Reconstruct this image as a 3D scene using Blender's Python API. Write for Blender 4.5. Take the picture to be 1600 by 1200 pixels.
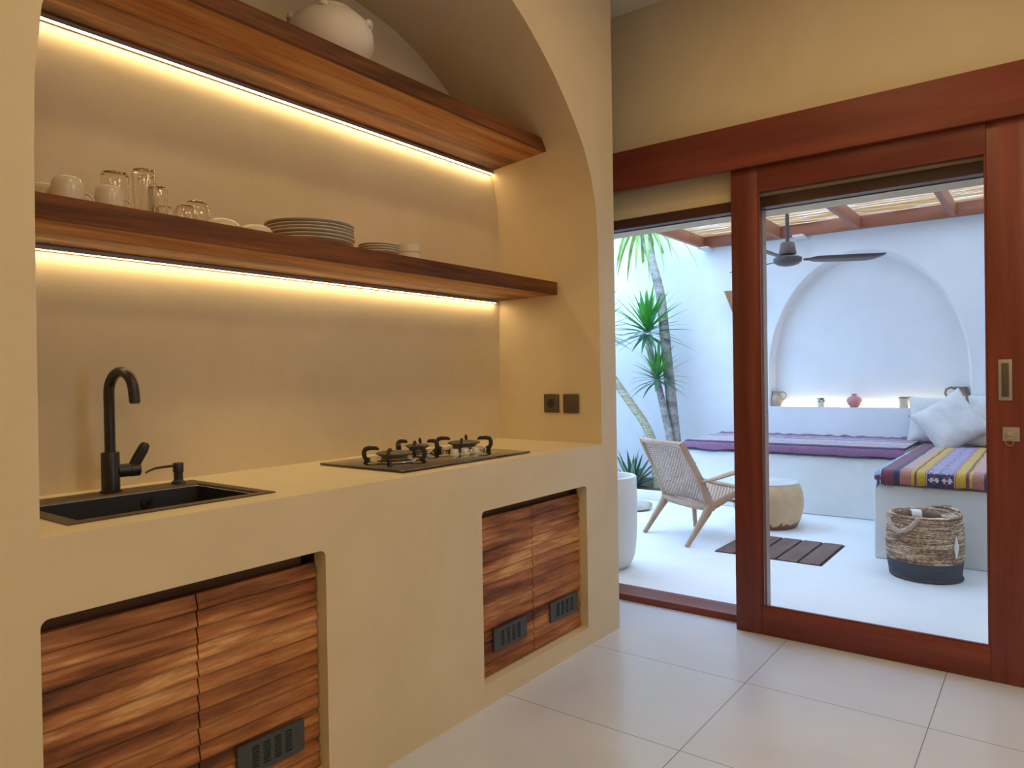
import bpy, bmesh, math, random
from mathutils import Vector, Matrix, noise
PI = math.pi
random.seed(7)
for o in list(bpy.data.objects): bpy.data.objects.remove(o)
sc = bpy.context.scene
COL = sc.collection

# ---------------------------------------------------------------- camera
cd = bpy.data.cameras.new('camera'); cam = bpy.data.objects.new('camera', cd); COL.objects.link(cam)
cd.sensor_width = 36; cd.lens = 1110.56 / 1600 * 36; cd.clip_start = .02
Fv = Vector((0.79656477, 0.60447959, -0.00943394)); Rv = Vector((0.60430668, -0.79658859, -0.01612626)); Uv = Rv.cross(Fv)
M = Matrix((Rv, Uv, -Fv)).transposed().to_4x4(); M.translation = Vector((-3.03144, -1.67113, 1.21797))
cam.matrix_world = M
sc.camera = cam

# ---------------------------------------------------------------- light and exposure
sc.view_settings.view_transform = 'Standard'; sc.view_settings.look = 'None'
sc.view_settings.gamma = 1; sc.view_settings.use_curve_mapping = False
sc.view_settings.exposure = 0.12
w = bpy.data.worlds.new('world'); sc.world = w; w.use_nodes = True
bg = w.node_tree.nodes['Background']; bg.inputs[0].default_value = (.44, .67, 1.0, 1); bg.inputs[1].default_value = 8.5
CEIL = 3.125
WARM = (1.0, .735, .37)
def downlight_or_fill(x, y, power, size=.09, col=WARM):
    l = bpy.data.lights.new('downlight_or_fill', 'AREA'); l.shape = 'DISK'; l.size = size; l.energy = power; l.color = col; l.spread = PI
    o = bpy.data.objects.new('downlight_or_fill', l); COL.objects.link(o); o.location = (x, y, CEIL - .01)
for x, y in ((-.75, -.95), (-2.1, -.95), (-3.5, -.95)):
    downlight_or_fill(x, y, 5.5, .28)
for x, y in ((-1.2, -2.7), (-3.4, -2.9)):
    downlight_or_fill(x, y, 23, .9)  # wide disks out of view, added as warm ambient fill for the room

# ---------------------------------------------------------------- node helpers
def new_mat(name):
    m = bpy.data.materials.new(name); m.use_nodes = True
    nt = m.node_tree; b = nt.nodes['Principled BSDF']
    return m, nt, b
def N(nt, t, **kw):
    n = nt.nodes.new(t)
    for k, v in kw.items(): setattr(n, k, v)
    return n
def setp(b, **kw):
    for k, v in kw.items():
        k = {'rough': 'Roughness', 'metal': 'Metallic', 'spec': 'Specular IOR Level', 'trans': 'Transmission Weight', 'ior': 'IOR', 'coat': 'Coat Weight', 'sheen': 'Sheen Weight'}[k]
        b.inputs[k].default_value = v
def coords(nt, scale=(1, 1, 1), world=False):
    c = N(nt, 'ShaderNodeTexCoord'); mp = N(nt, 'ShaderNodeMapping'); mp.inputs['Scale'].default_value = scale
    if world:
        g = N(nt, 'ShaderNodeNewGeometry'); nt.links.new(g.outputs['Position'], mp.inputs[0])
    else: nt.links.new(c.outputs['Object'], mp.inputs[0])
    return mp.outputs[0]
def noise_n(nt, vec, scale, detail=4, rough=.5, dist=0):
    n = N(nt, 'ShaderNodeTexNoise'); n.inputs['Scale'].default_value = scale; n.inputs['Detail'].default_value = detail
    n.inputs['Roughness'].default_value = rough; n.inputs['Distortion'].default_value = dist
    nt.links.new(vec, n.inputs['Vector']); return n.outputs['Fac']
def ramp(nt, fac, stops):
    r = N(nt, 'ShaderNodeValToRGB'); e = r.color_ramp.elements
    while len(e) < len(stops): e.new(.5)
    for el, (p, c) in zip(e, stops): el.position = p; el.color = (*c, 1)
    nt.links.new(fac, r.inputs[0]); return r.outputs[0]
def bump(nt, b, h, strength=.2, dist=.01):
    n = N(nt, 'ShaderNodeBump'); n.inputs['Strength'].default_value = strength; n.inputs['Distance'].default_value = dist
    nt.links.new(h, n.inputs['Height']); nt.links.new(n.outputs[0], b.inputs['Normal'])
def math_n(nt, op, a, b=None, c=None):
    n = N(nt, 'ShaderNodeMath', operation=op)
    for i, v in enumerate((a, b, c)):
        if v is None: continue
        if isinstance(v, (int, float)): n.inputs[i].default_value = v
        else: nt.links.new(v, n.inputs[i])
    return n.outputs[0]
def flat(name, col, rough=.5, metal=0, **kw):
    m, nt, b = new_mat(name); b.inputs['Base Color'].default_value = (*col, 1); setp(b, rough=rough, metal=metal, **kw)
    return m
def mottled(name, c1, c2, scale=3, rough=.6, bscale=30, bstr=.1, world=True, stretch=(1, 1, 1), r2=None, **kw):
    m, nt, b = new_mat(name); v = coords(nt, stretch, world)
    f = noise_n(nt, v, scale, 6, .6, .4)
    nt.links.new(ramp(nt, f, [(.3, c1), (.7, c2)]), b.inputs['Base Color'])
    setp(b, rough=rough, **kw)
    if r2 is not None:
        rr = N(nt, 'ShaderNodeMapRange'); rr.inputs['From Min'].default_value = .3; rr.inputs['From Max'].default_value = .7
        rr.inputs['To Min'].default_value = rough; rr.inputs['To Max'].default_value = r2; nt.links.new(f, rr.inputs[0]); nt.links.new(rr.outputs[0], b.inputs['Roughness'])
    bump(nt, b, noise_n(nt, v, bscale, 5, .6), bstr, .01)
    return m
def wood(name, stops, grain='x', plank=0, plankaxis='z', rough=.45, across=9, along=.9, bstr=.12, knots=True, world=False, seed=0):
    """grain runs along the axis named; optional planks give each board its own tone"""
    m, nt, b = new_mat(name)
    sc3 = {'x': (along, across, across), 'y': (across, along, across), 'z': (across, across, along)}[grain]
    base = coords(nt, (1, 1, 1), world)
    mp = N(nt, 'ShaderNodeMapping'); mp.inputs['Scale'].default_value = sc3; mp.inputs['Location'].default_value = (seed, seed * 1.7, seed * .6); nt.links.new(base, mp.inputs[0])
    warp = N(nt, 'ShaderNodeTexNoise'); warp.inputs['Scale'].default_value = .9 if knots else .5; warp.inputs['Detail'].default_value = 2; nt.links.new(mp.outputs[0], warp.inputs['Vector'])
    mix = N(nt, 'ShaderNodeMix', data_type='VECTOR'); mix.inputs[0].default_value = .35 if knots else .15
    nt.links.new(mp.outputs[0], mix.inputs[4]); nt.links.new(warp.outputs['Color'], mix.inputs[5])
    f1 = noise_n(nt, mp.outputs[0], .8, 3, .5, .9 if knots else .3)
    f2 = noise_n(nt, mix.outputs[1], 5.5, 6, .74, .2)
    s = math_n(nt, 'ADD', math_n(nt, 'MULTIPLY', f1, .64), math_n(nt, 'MULTIPLY', f2, .36))
    if plank:
        sx = N(nt, 'ShaderNodeSeparateXYZ'); nt.links.new(base, sx.inputs[0])
        idx = math_n(nt, 'FLOOR', math_n(nt, 'DIVIDE', sx.outputs['XYZ'.index(plankaxis.upper())], plank))
        wn = N(nt, 'ShaderNodeTexWhiteNoise', noise_dimensions='1D'); nt.links.new(math_n(nt, 'ADD', idx, 3.3 + seed), wn.inputs['W'])
        s = math_n(nt, 'ADD', math_n(nt, 'MULTIPLY', s, .8), math_n(nt, 'MULTIPLY', wn.outputs['Value'], .2))
    nt.links.new(ramp(nt, s, stops), b.inputs['Base Color']); setp(b, rough=rough, spec=.32)
    bump(nt, b, f2, bstr, .004)
    return m

# ---------------------------------------------------------------- materials
CREAM1, CREAM2 = (.61, .492, .31), (.685, .567, .375)
M_PL = mottled('cream_plaster', CREAM1, CREAM2, 2.2, .55, 26, .10)
M_TOP = mottled('counter_microcement', (.70, .60, .40), (.78, .68, .47), 3, .38, 22, .06)
M_YARD = mottled('white_plaster', (.74, .76, .79), (.82, .84, .87), 1.6, .7, 16, .16)
M_YFLOOR = mottled('yard_microcement', (.74, .75, .77), (.83, .84, .86), 1.4, .5, 12, .10)
M_BENCH = mottled('bench_plaster', (.70, .69, .67), (.80, .80, .79), 2.6, .6, 14, .14)
M_CEIL = flat('ceiling_paint', (.72, .63, .48), .8)

def tile_mat():
    m, nt, b = new_mat('floor_tile'); v = coords(nt, (1, 1, 1), True)
    sx = N(nt, 'ShaderNodeSeparateXYZ'); nt.links.new(v, sx.inputs[0])
    T = .625
    def g(axis, off):
        fr = math_n(nt, 'FRACT', math_n(nt, 'DIVIDE', math_n(nt, 'ADD', sx.outputs[axis], off + 20 * T), T))
        d = math_n(nt, 'ABSOLUTE', math_n(nt, 'SUBTRACT', fr, .5))
        return math_n(nt, 'GREATER_THAN', d, .5 - .0016 / T)
    gr = math_n(nt, 'MAXIMUM', g(0, .265), math_n(nt, 'MULTIPLY', g(1, .703), math_n(nt, 'LESS_THAN', sx.outputs[1], -.3)))
    f = noise_n(nt, v, 2.2, 6, .6, .3)
    c = ramp(nt, f, [(.3, (.54, .575, .66)), (.7, (.61, .645, .73))])
    mx = N(nt, 'ShaderNodeMix', data_type='RGBA'); nt.links.new(gr, mx.inputs[0]); nt.links.new(c, mx.inputs[6]); mx.inputs[7].default_value = (.16, .14, .13, 1)
    nt.links.new(mx.outputs[2], b.inputs['Base Color'])
    setp(b, rough=.29)
    bump(nt, b, math_n(nt, 'SUBTRACT', math_n(nt, 'MULTIPLY', noise_n(nt, v, 9, 3), .25), gr), .12, .004)
    return m
M_FLOOR = tile_mat()
TEAK = [(.38, (.085, .027, .009)), (.445, (.21, .070, .020)), (.50, (.33, .122, .036)), (.55, (.45, .195, .068)), (.60, (.66, .37, .16))]
M_SHELF = wood('shelf_teak', [(.36, (.06, .017, .005)), (.42, (.22, .064, .015)), (.50, (.40, .128, .030)), (.57, (.52, .20, .052)), (.66, (.68, .34, .11))], 'x', .105, 'y', .55, 11, 1.1)
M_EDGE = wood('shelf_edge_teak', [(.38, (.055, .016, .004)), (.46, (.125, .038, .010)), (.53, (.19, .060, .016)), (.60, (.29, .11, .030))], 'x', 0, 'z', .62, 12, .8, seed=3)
M_DOORW = wood('cabinet_teak', TEAK, 'x', 0, 'z', .52, 11, 1.1, .1)
M_DARKW = wood('cabinet_inside_wood', [(.3, (.07, .028, .014)), (.7, (.15, .065, .03))], 'x', 0, 'z', .6)
MAH = [(.3, (.085, .017, .012)), (.5, (.165, .036, .023)), (.7, (.26, .068, .042))]
M_MZ = wood('mahogany_upright', MAH, 'z', 0, 'z', .36, 7, .5, .05)
M_MY = wood('mahogany_level', MAH, 'y', 0, 'z', .36, 7, .5, .05, seed=2)
M_BEAM = wood('mahogany_beam', [(.3, (.11, .020, .013)), (.5, (.19, .040, .024)), (.72, (.29, .080, .040))], 'y', 0, 'z', .4, 5, .5, .05, seed=5)
M_FRAME = wood('dark_frame_wood', [(.3, (.045, .016, .012)), (.7, (.095, .035, .024))], 'y', 0, 'z', .4, 8, .6, .05)
M_BLACK = flat('matt_black', (.018, .016, .015), .36)
M_SINK = flat('sink_black', (.022, .021, .020), .42, .3)
M_RIM = flat('sink_rim_bronze', (.10, .065, .04), .4, .55)
M_GLASSK = flat('black_glass', (.008, .008, .009), .04, 0, coat=.5)
M_IRON = flat('cast_iron', (.022, .020, .019), .6)
M_BURN = flat('burner_cap_grey', (.13, .11, .09), .5, .4)
M_CHROME = flat('chrome', (.8, .78, .75), .15, 1)
M_STEEL = flat('brushed_steel', (.36, .32, .27), .4, .3)
M_VENT = flat('vent_charcoal', (.045, .05, .055), .45)
M_SOCK = flat('socket_brown', (.085, .055, .04), .35)
M_CER = flat('white_ceramic', (.60, .53, .42), .22)
M_CERM = mottled('matt_clay', (.66, .58, .50), (.72, .64, .56), 6, .6, 60, .04, False)
M_KNOB = flat('satin_knob', (.62, .57, .50), .35, .4)
M_SPRING = flat('key_steel', (.7, .68, .65), .25, 1)

def glass_pane():
    m = bpy.data.materials.new('door_glass'); m.use_nodes = True; nt = m.node_tree; nt.nodes.remove(nt.nodes['Principled BSDF'])
    t = N(nt, 'ShaderNodeBsdfTransparent'); t.inputs[0].default_value = (.96, .975, .975, 1); g = N(nt, 'ShaderNodeBsdfGlossy'); g.inputs['Roughness'].default_value = .01
    fr = N(nt, 'ShaderNodeLayerWeight'); f5 = math_n(nt, 'MULTIPLY_ADD', math_n(nt, 'POWER', fr.outputs['Facing'], 5.0), .5, .022); mx = N(nt, 'ShaderNodeMixShader')
    nt.links.new(f5, mx.inputs[0]); nt.links.new(t.outputs[0], mx.inputs[1]); nt.links.new(g.outputs[0], mx.inputs[2])
    nt.links.new(mx.outputs[0], nt.nodes['Material Output'].inputs[0]); return m
M_PANE = glass_pane()
M_TUMB = flat('tumbler_glass', (1, .98, .95), .02, 0, trans=1, ior=1.45)
def emit(name, col, s):
    m, nt, b = new_mat(name); b.inputs['Base Color'].default_value = (*col, 1); b.inputs['Emission Color'].default_value = (*col, 1); b.inputs['Emission Strength'].default_value = s; return m
M_LED = emit('led_warm', (1.0, .755, .40), 28)
M_LEDY = emit('led_yard', (1.0, .80, .42), 18)

# ---------------------------------------------------------------- mesh builder
class MB:
    def __init__(s): s.bm = bmesh.new()
    def box(s, x0, x1, y0, y1, z0, z1, bev=0, mi=0, seg=2):
        r = bmesh.ops.create_cube(s.bm, size=1); vs = r['verts']
        for v in vs: v.co = Vector(((x0 + x1) / 2 + v.co.x * (x1 - x0), (y0 + y1) / 2 + v.co.y * (y1 - y0), (z0 + z1) / 2 + v.co.z * (z1 - z0)))
        fs = set(f for v in vs for f in v.link_faces)
        for f in fs: f.material_index = mi
        if bev:
            es = set(e for v in vs for e in v.link_edges)
            bmesh.ops.bevel(s.bm, geom=list(es), offset=bev, segments=seg, affect='EDGES', profile=.5)
        return s
    def face(s, pts, mi=0):
        f = s.bm.faces.new([s.bm.verts.new(p) for p in pts]); f.material_index = mi; return f
    def grid(s, rows, closed_u=False, closed_v=False, mi=0, mfun=None):
        vv = [[s.bm.verts.new(p) for p in r] for r in rows]; a = len(vv); b = len(vv[0])
        for i in range(a if closed_v else a - 1):
            for j in range(b if closed_u else b - 1):
                try:
                    f = s.bm.faces.new((vv[i][j], vv[i][(j + 1) % b], vv[(i + 1) % a][(j + 1) % b], vv[(i + 1) % a][j]))
                    f.material_index = mfun(i, j) if mfun else mi
                except ValueError: pass
        return vv
    def tube(s, pts, rad, n=12, cap=True, flat_=None, up=None, mi=0):
        pts = [Vector(p) for p in pts]; k = len(pts)
        if not hasattr(rad, '__len__'): rad = [rad] * k
        rows = []; prev = None
        for i in range(k):
            t = (pts[min(i + 1, k - 1)] - pts[max(i - 1, 0)]).normalized()
            if prev is None:
                a = Vector(up) if up else (Vector((0, 0, 1)) if abs(t.z) < .9 else Vector((1, 0, 0)))
            else: a = prev
            a = (a - t * a.dot(t)).normalized(); prev = a; b = t.cross(a)
            fa, fb = (1, 1) if not flat_ else flat_
            off = PI / n if n == 4 else 0
            rows.append([pts[i] + (a * math.cos(2 * PI * j / n + off) * fa + b * math.sin(2 * PI * j / n + off) * fb) * rad[i] for j in range(n)])
        vv = s.grid(rows, closed_u=True, mi=mi)
        if cap:
            for r in (vv[0][::-1], vv[-1]):
                f = s.bm.faces.new(r); f.material_index = mi
        return s
    def lathe(s, prof, c=(0, 0, 0), n=40, mi=0, mfun=None, wob=0, seed=0):
        rows = []
        for r, z in prof:
            rows.append([Vector((c[0] + max(r, 1e-4) * math.cos(2 * PI * j / n) * (1 + wob * noise.noise(Vector((math.cos(2 * PI * j / n) * 1.3 + seed, math.sin(2 * PI * j / n) * 1.3, z * 4)))), c[1] + max(r, 1e-4) * math.sin(2 * PI * j / n) * (1 + wob * noise.noise(Vector((math.cos(2 * PI * j / n) * 1.3 + seed, math.sin(2 * PI * j / n) * 1.3, z * 4)))), c[2] + z)) for j in range(n)])
        s.grid(rows, closed_u=True, mi=mi, mfun=mfun); return s
    def cyl(s, p0, p1, r0, r1=None, n=24, mi=0):
        return s.tube([p0, p1], [r0, r0 if r1 is None else r1], n, mi=mi)
    def prism(s, poly, axis, a, b, mi=0):
        """poly: 2D points; axis: the extruded axis"""
        def P(u, v, w): return {'x': (w, u, v), 'y': (u, w, v), 'z': (u, v, w)}[axis]
        A = [s.bm.verts.new(P(u, v, a)) for u, v in poly]; B = [s.bm.verts.new(P(u, v, b)) for u, v in poly]
        n = len(poly); fs = [s.bm.faces.new(A), s.bm.faces.new(B[::-1])]
        for i in range(n): fs.append(s.bm.faces.new((A[i], B[i], B[(i + 1) % n], A[(i + 1) % n])))
        for f in fs: f.material_index = mi
        return s
    def build(s, name, mat, parent=None, smooth=35, world=False, label=None, recalc=True, loc=None):
        if recalc: bmesh.ops.recalc_face_normals(s.bm, faces=s.bm.faces)
        me = bpy.data.meshes.new(name); s.bm.to_mesh(me); s.bm.free()
        for m in (mat if isinstance(mat, (list, tuple)) else [mat]): me.materials.append(m)
        if smooth:
            for p in me.polygons: p.use_smooth = True
            me.set_sharp_from_angle(angle=math.radians(smooth))
        o = bpy.data.objects.new(name, me); COL.objects.link(o)
        if parent:
            o.parent = parent
            if world:   # vertices were given in room coordinates
                tot = Vector((0, 0, 0)); q = parent
                while q: tot += q.location; q = q.parent
                me.transform(Matrix.Translation(-tot))
        elif loc is not None:
            me.transform(Matrix.Translation(-Vector(loc))); o.location = loc
        if label: o['label'] = label
        return o
def tag(o, label, cat, group=None, kind=None):
    o['label'] = label; o['category'] = cat
    if group: o['group'] = group
    if kind: o['kind'] = kind
    return o
def thing(name, label, cat, loc=(0, 0, 0), rz=0, group=None, kind=None):
    o = bpy.data.objects.new(name, None); COL.objects.link(o); o.location = loc; o.rotation_euler = (0, 0, rz); o.empty_display_size = .05
    return tag(o, label, cat, group, kind)
def struct(o, label=None):
    o['kind'] = 'structure'
    if label: o['label'] = label
    return o
def copy_tree(o, parent=None):
    c = o.copy(); COL.objects.link(c); c.parent = parent
    for ch in list(o.children): copy_tree(ch, c)
    return c

# ================================================================ STRUCTURE
D = .631; CX = -1.3
FR = [(.9, 1.155), (1.3, 1.153), (1.7, 1.15), (1.86, 1.146), (2.01, 1.13), (2.13, 1.095), (2.246, 1.035), (2.34, .96), (2.42, .885), (2.50, .80), (2.575, .705), (2.64, .61), (2.70, .505), (2.76, .38), (2.80, .25), (2.825, .12), (2.832, 0)]
BK = [(.9, 1.19), (1.3, 1.198), (1.7, 1.205), (1.86, 1.207), (2.01, 1.205), (2.13, 1.195), (2.22, 1.17), (2.32, 1.11), (2.42, 1.02), (2.50, .94), (2.57, .86), (2.64, .76), (2.71, .63), (2.76, .49), (2.79, .33), (2.81, .16), (2.815, 0)]
def full(h): return [(CX - d, z) for z, d in h] + [(CX + d, z) for z, d in h[-2::-1]]
fr, bk = full(FR), full(BK)
b = MB(); CT = .9
b.face([(-5.0, 0, 0), (-2.62, 0, 0), (-2.62, 0, CT)] + [(x, 0, z) for x, z in fr] + [(-.05, 0, CT), (-.05, 0, 0), (0, 0, 0), (0, 0, CEIL), (-5.0, 0, CEIL)])
rows = []
for t in (0, .03, .25, .5, .75, 1):
    rows.append([(x0 + (x1 - x0) * t, D * t, z0 + (z1 - z0) * t) for (x0, z0), (x1, z1) in zip(fr, bk)])
b.grid(rows)
b.face([(x, D, z) for x, z in bk])
b.face([(0, 0, 0), (0, .85, 0), (0, .85, CEIL), (0, 0, CEIL)]); b.face([(0, .85, 0), (-5, .85, 0), (-5, .85, CEIL), (0, .85, CEIL)])
struct(b.build('wall_kitchen', M_PL, smooth=30, recalc=False), 'cream plastered wall with a deep arched niche above the counter')

# rest of the room
b = MB(); b.box(-5, .38, -4.6, .0, -.1, 0); struct(b.build('floor', M_FLOOR, smooth=0), 'pale grey square tiled floor of the kitchen')
b = MB(); b.box(-.001, .38, 0, .86, -.1, 0); struct(b.build('floor', M_FLOOR, smooth=0), 'small strip of tiled floor behind the wall corner')
b = MB(); b.box(-5.1, .55, -4.7, .86, CEIL, CEIL + .12); struct(b.build('ceiling', M_CEIL, smooth=0), 'flat cream ceiling above the kitchen')
b = MB(); b.box(-5.1, -5, -4.6, 0, 0, CEIL); struct(b.build('wall_left', M_PL, smooth=0))
b = MB(); b.box(-5.1, -1.55, -4.7, -4.6, 0, CEIL); b.box(-.75, .35, -4.7, -4.6, 0, CEIL); b.box(-1.55, -.75, -4.7, -4.6, 0, 1.1); b.box(-1.55, -.75, -4.7, -4.6, 2.0, CEIL); struct(b.build('wall_back', M_PL, smooth=0))  # unseen wall; its opening is added to bring daylight onto the counter front
b = MB(); b.box(-1.55, -.75, -4.67, -4.63, 1.1, 1.15); b.box(-1.55, -.75, -4.67, -4.63, 1.95, 2.0); b.box(-1.55, -1.50, -4.67, -4.63, 1.15, 1.95); b.box(-.80, -.75, -4.67, -4.63, 1.15, 1.95); struct(b.build('added_fill_window_1', M_MY, smooth=0))  # frame around the added opening, there only for the daylight fill
# wall with the sliding door: hole y -1.66..0.45, z 0..2.05
b = MB()
b.prism([(.35, CEIL), (.35, 2.045), (.40, 2.045), (.40, 1.995), (.56, 1.995), (.56, CEIL)], 'y', -4.6, .86)
b.box(.35, .56, .45, .86, 0, 1.995); b.box(.35, .56, -4.6, -1.70, 0, 1.995)
struct(b.build('wall_door', M_PL, smooth=0), 'cream plaster wall above and around the sliding door opening')

# timber frame in the opening
b = MB(); b.box(.345, .425, -1.70, .45, 1.995, 2.045); struct(b.build('trim_1', M_FRAME, smooth=0), 'dark wooden head of the door frame under the plaster lintel')
b = MB(); b.box(.385, .55, -1.70, .45, .0, .036, .004); struct(b.build('trim_2', M_MY, smooth=0), 'reddish wooden threshold on the floor of the door opening')
b = MB(); b.box(.385, .44, -.585, -.535, .036, 1.995, .003); struct(b.build('trim_3', flat('frame_post_brown', (.30, .22, .20), .35), smooth=0), 'slim wooden post behind the left stile of the sliding door')
b = MB(); b.box(.262, .287, -4.6, .6, 2.174, 2.378, .003); b.box(.287, .35, -4.6, .6, 2.33, 2.378)
struct(b.build('trim_4', M_BEAM, smooth=0), 'long reddish brown wooden pelmet board above the sliding door')

# sliding door
d = thing('door_1', 'red-brown timber sliding door with one big glass pane', 'door', (.31, -1.03, 0), kind='structure')
PX0, PX1 = .29, .333
MB().box(PX0, PX1, -.592, -.468, .002, 2.25, .003).build('stile', M_MZ, d, 30, True)
MB().box(PX0, PX1, -1.600, -1.475, .002, 2.25, .003).build('stile', M_MZ, d, 30, True)
MB().box(PX0 + .001, PX1 - .001, -1.475, -.592, .002, .131, .002).build('rail', M_MY, d, 30, True)
MB().box(PX0 + .001, PX1 - .001, -1.475, -.592, 2.056, 2.25, .002).build('rail', M_MY, d, 30, True)
MB().box(.309, .314, -1.478, -.589, .128, 2.059).build('glass_pane', M_PANE, d, 0, True)
# glazing bead
b = MB()
b.box(.296, .309, -.600, -.592, .131, 2.056); b.box(.296, .309, -1.475, -1.467, .131, 2.056); b.box(.296, .309, -1.467, -.600, .131, .139)
b.build('glazing_bead', M_MZ, d, 0, True)
# flush pull
b = MB()
b.box(.286, .2905, -1.552, -1.508, 1.098, 1.256, .002); b.build('flush_handle', M_STEEL, d, 30, True, label='long rectangular flush pull in satin metal')
hd = d.children[-1]
b = MB(); b.box(.2845, .2862, -1.542, -1.518, 1.112, 1.242, .0005); b.build('handle_recess', flat('recess_brown', (.10, .085, .065), .5, .4), hd, 30, True)
b = MB(); b.box(.286, .2905, -1.574, -1.520, .942, .996, .0015); lk = b.build('lock_plate', M_STEEL, d, 30, True, label='square satin metal lock plate')
b = MB(); b.cyl((.270, -1.545, .972), (.286, -1.545, .972), .009, n=16); b.box(.262, .272, -1.5465, -1.5435, .952, .978, .001)
b.tube([(.266, -1.543 + .012 * math.sin(a), .940 + .014 * math.cos(a)) for a in [2 * PI * i / 20 for i in range(21)]], .0013, 6, cap=False)
b.build('key', M_SPRING, lk, 35, True, label='small key with a ring hanging from it')

# ================================================================ COUNTER
REC = [(-2.458, -1.732, .088, .729), (-1.026, -.287, .082, .725)]
def round_rect(x0, x1, z0, z1, r=.018, k=5):
    pts = []
    for cx, cz, a0 in ((x1 - r, z1 - r, 0), (x0 + r, z1 - r, PI / 2), (x0 + .004, z0 + .004, PI), (x1 - .004, z0 + .004, 1.5 * PI)):
        rr = r if cz > (z0 + z1) / 2 else .004
        for i in range(k + 1):
            a = a0 + PI / 2 * i / k; pts.append((cx + rr * math.cos(a), cz + rr * math.sin(a)))
    return pts
ct = thing('kitchen_counter', 'long plastered masonry counter with two recessed cupboard openings', 'counter', (-1.3, 0, 0))
b = MB(); bm = b.bm
edges = []
def loop(pts):
    vs = [bm.verts.new(p) for p in pts]
    for i in range(len(vs)): edges.append(bm.edges.new((vs[i], vs[(i + 1) % len(vs)])))
    return vs
loop([(-2.62, 0, 0), (-.05, 0, 0), (-.05, 0, CT), (-2.62, 0, CT)])
for r in REC: loop([(x, 0, z) for x, z in round_rect(*r)])
bmesh.ops.triangle_fill(bm, edges=edges, use_beauty=True, use_dissolve=False)
for r in REC:
    rr = round_rect(*r); b.grid([[(x, 0, z) for x, z in rr], [(x, .052, z) for x, z in rr]], closed_u=True)
bmesh.ops.remove_doubles(bm, verts=bm.verts, dist=.0002)
b.build('counter_front', M_PL, ct, 0, True, label='plastered upright front face', recalc=True)
# worktop with a hole for the basin
b = MB(); SX0, SX1, SY0, SY1 = -2.335, -1.862, .125, .455
b.grid([[(-2.47, y, CT) for y in (0, SY0, SY1, D)], [(SX0, y, CT) for y in (0, SY0, SY1, D)]])
b.grid([[(SX1, y, CT) for y in (0, SY0, SY1, D)], [(-.102, y, CT) for y in (0, SY0, SY1, D)]])
b.face([(SX0, 0, CT), (SX1, 0, CT), (SX1, SY0, CT), (SX0, SY0, CT)]); b.face([(SX0, SY1, CT), (SX1, SY1, CT), (SX1, D, CT), (SX0, D, CT)])
bmesh.ops.remove_doubles(b.bm, verts=b.bm.verts, dist=.0002)
wt = b.build('worktop', M_TOP, ct, 30, True, label='smooth pale yellow worktop surface')

# cabinets
def slat_door(parent, x0, x1, z0, z1, yb=.062, seed=0):
    pitch = .0431; n = int(round((z1 - z0) / pitch)); p = (z1 - z0) / n
    prof = [(yb, z1)]
    for i in range(n):
        zt = z1 - i * p; zb = zt - p
        prof += [(.046 - .002 * (i % 2), zt - .001), (.037, zb + .012), (.0362, zb + .007), (.0385, zb + .0025), (.046, zb + .0008)]
    prof += [(yb, z0)]
    b = MB(); A = [b.bm.verts.new((x0, y, z)) for y, z in prof]; B = [b.bm.verts.new((x1, y, z)) for y, z in prof]
    for i in range(len(prof)):
        j = (i + 1) % len(prof); b.bm.faces.new((A[i], B[i], B[j], A[j]))
    b.bm.faces.new(A[::-1]); b.bm.faces.new(B)
    return b.build('door', M_DOORW, parent, 20, True)
def vent(parent, x0, x1, z0, z1):
    b = MB(); y0, y1 = .0285, .034
    # four columns of slots cut through the plate
    W = x1 - x0; H = z1 - z0; cols = 4; nr = 9
    mx, mz = W * .17, H * .16; cw = (W - 2 * mx) / cols
    b.box(x0, x1, y1, y1 + .003, z0, z1)
    xs = [x0, x0 + mx]
    for c in range(cols): xs += [x0 + mx + cw * c + cw * .2, x0 + mx + cw * (c + .8)]
    xs += [x1 - mx, x1]
    b.box(x0, x1, y0, y1, z0, z0 + mz); b.box(x0, x1, y0, y1, z1 - mz, z1)
    solid = [(xs[0], xs[2])] + [(xs[3 + 2 * c], xs[4 + 2 * c]) for c in range(cols - 1)] + [(xs[3 + 2 * (cols - 1)], xs[-1])]
    for a, e in solid: b.box(a, e, y0, y1, z0 + mz, z1 - mz)
    ph = (H - 2 * mz) / nr
    for c in range(cols):
        for r in range(1, nr): b.box(xs[2 + 2 * c], xs[3 + 2 * c], y0 + .001, y1, z0 + mz + ph * r - ph * .22, z0 + mz + ph * r + ph * .22)
    return b.build('vent_grille', M_VENT, parent, 0, True, label='small black slotted vent plate')
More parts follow.
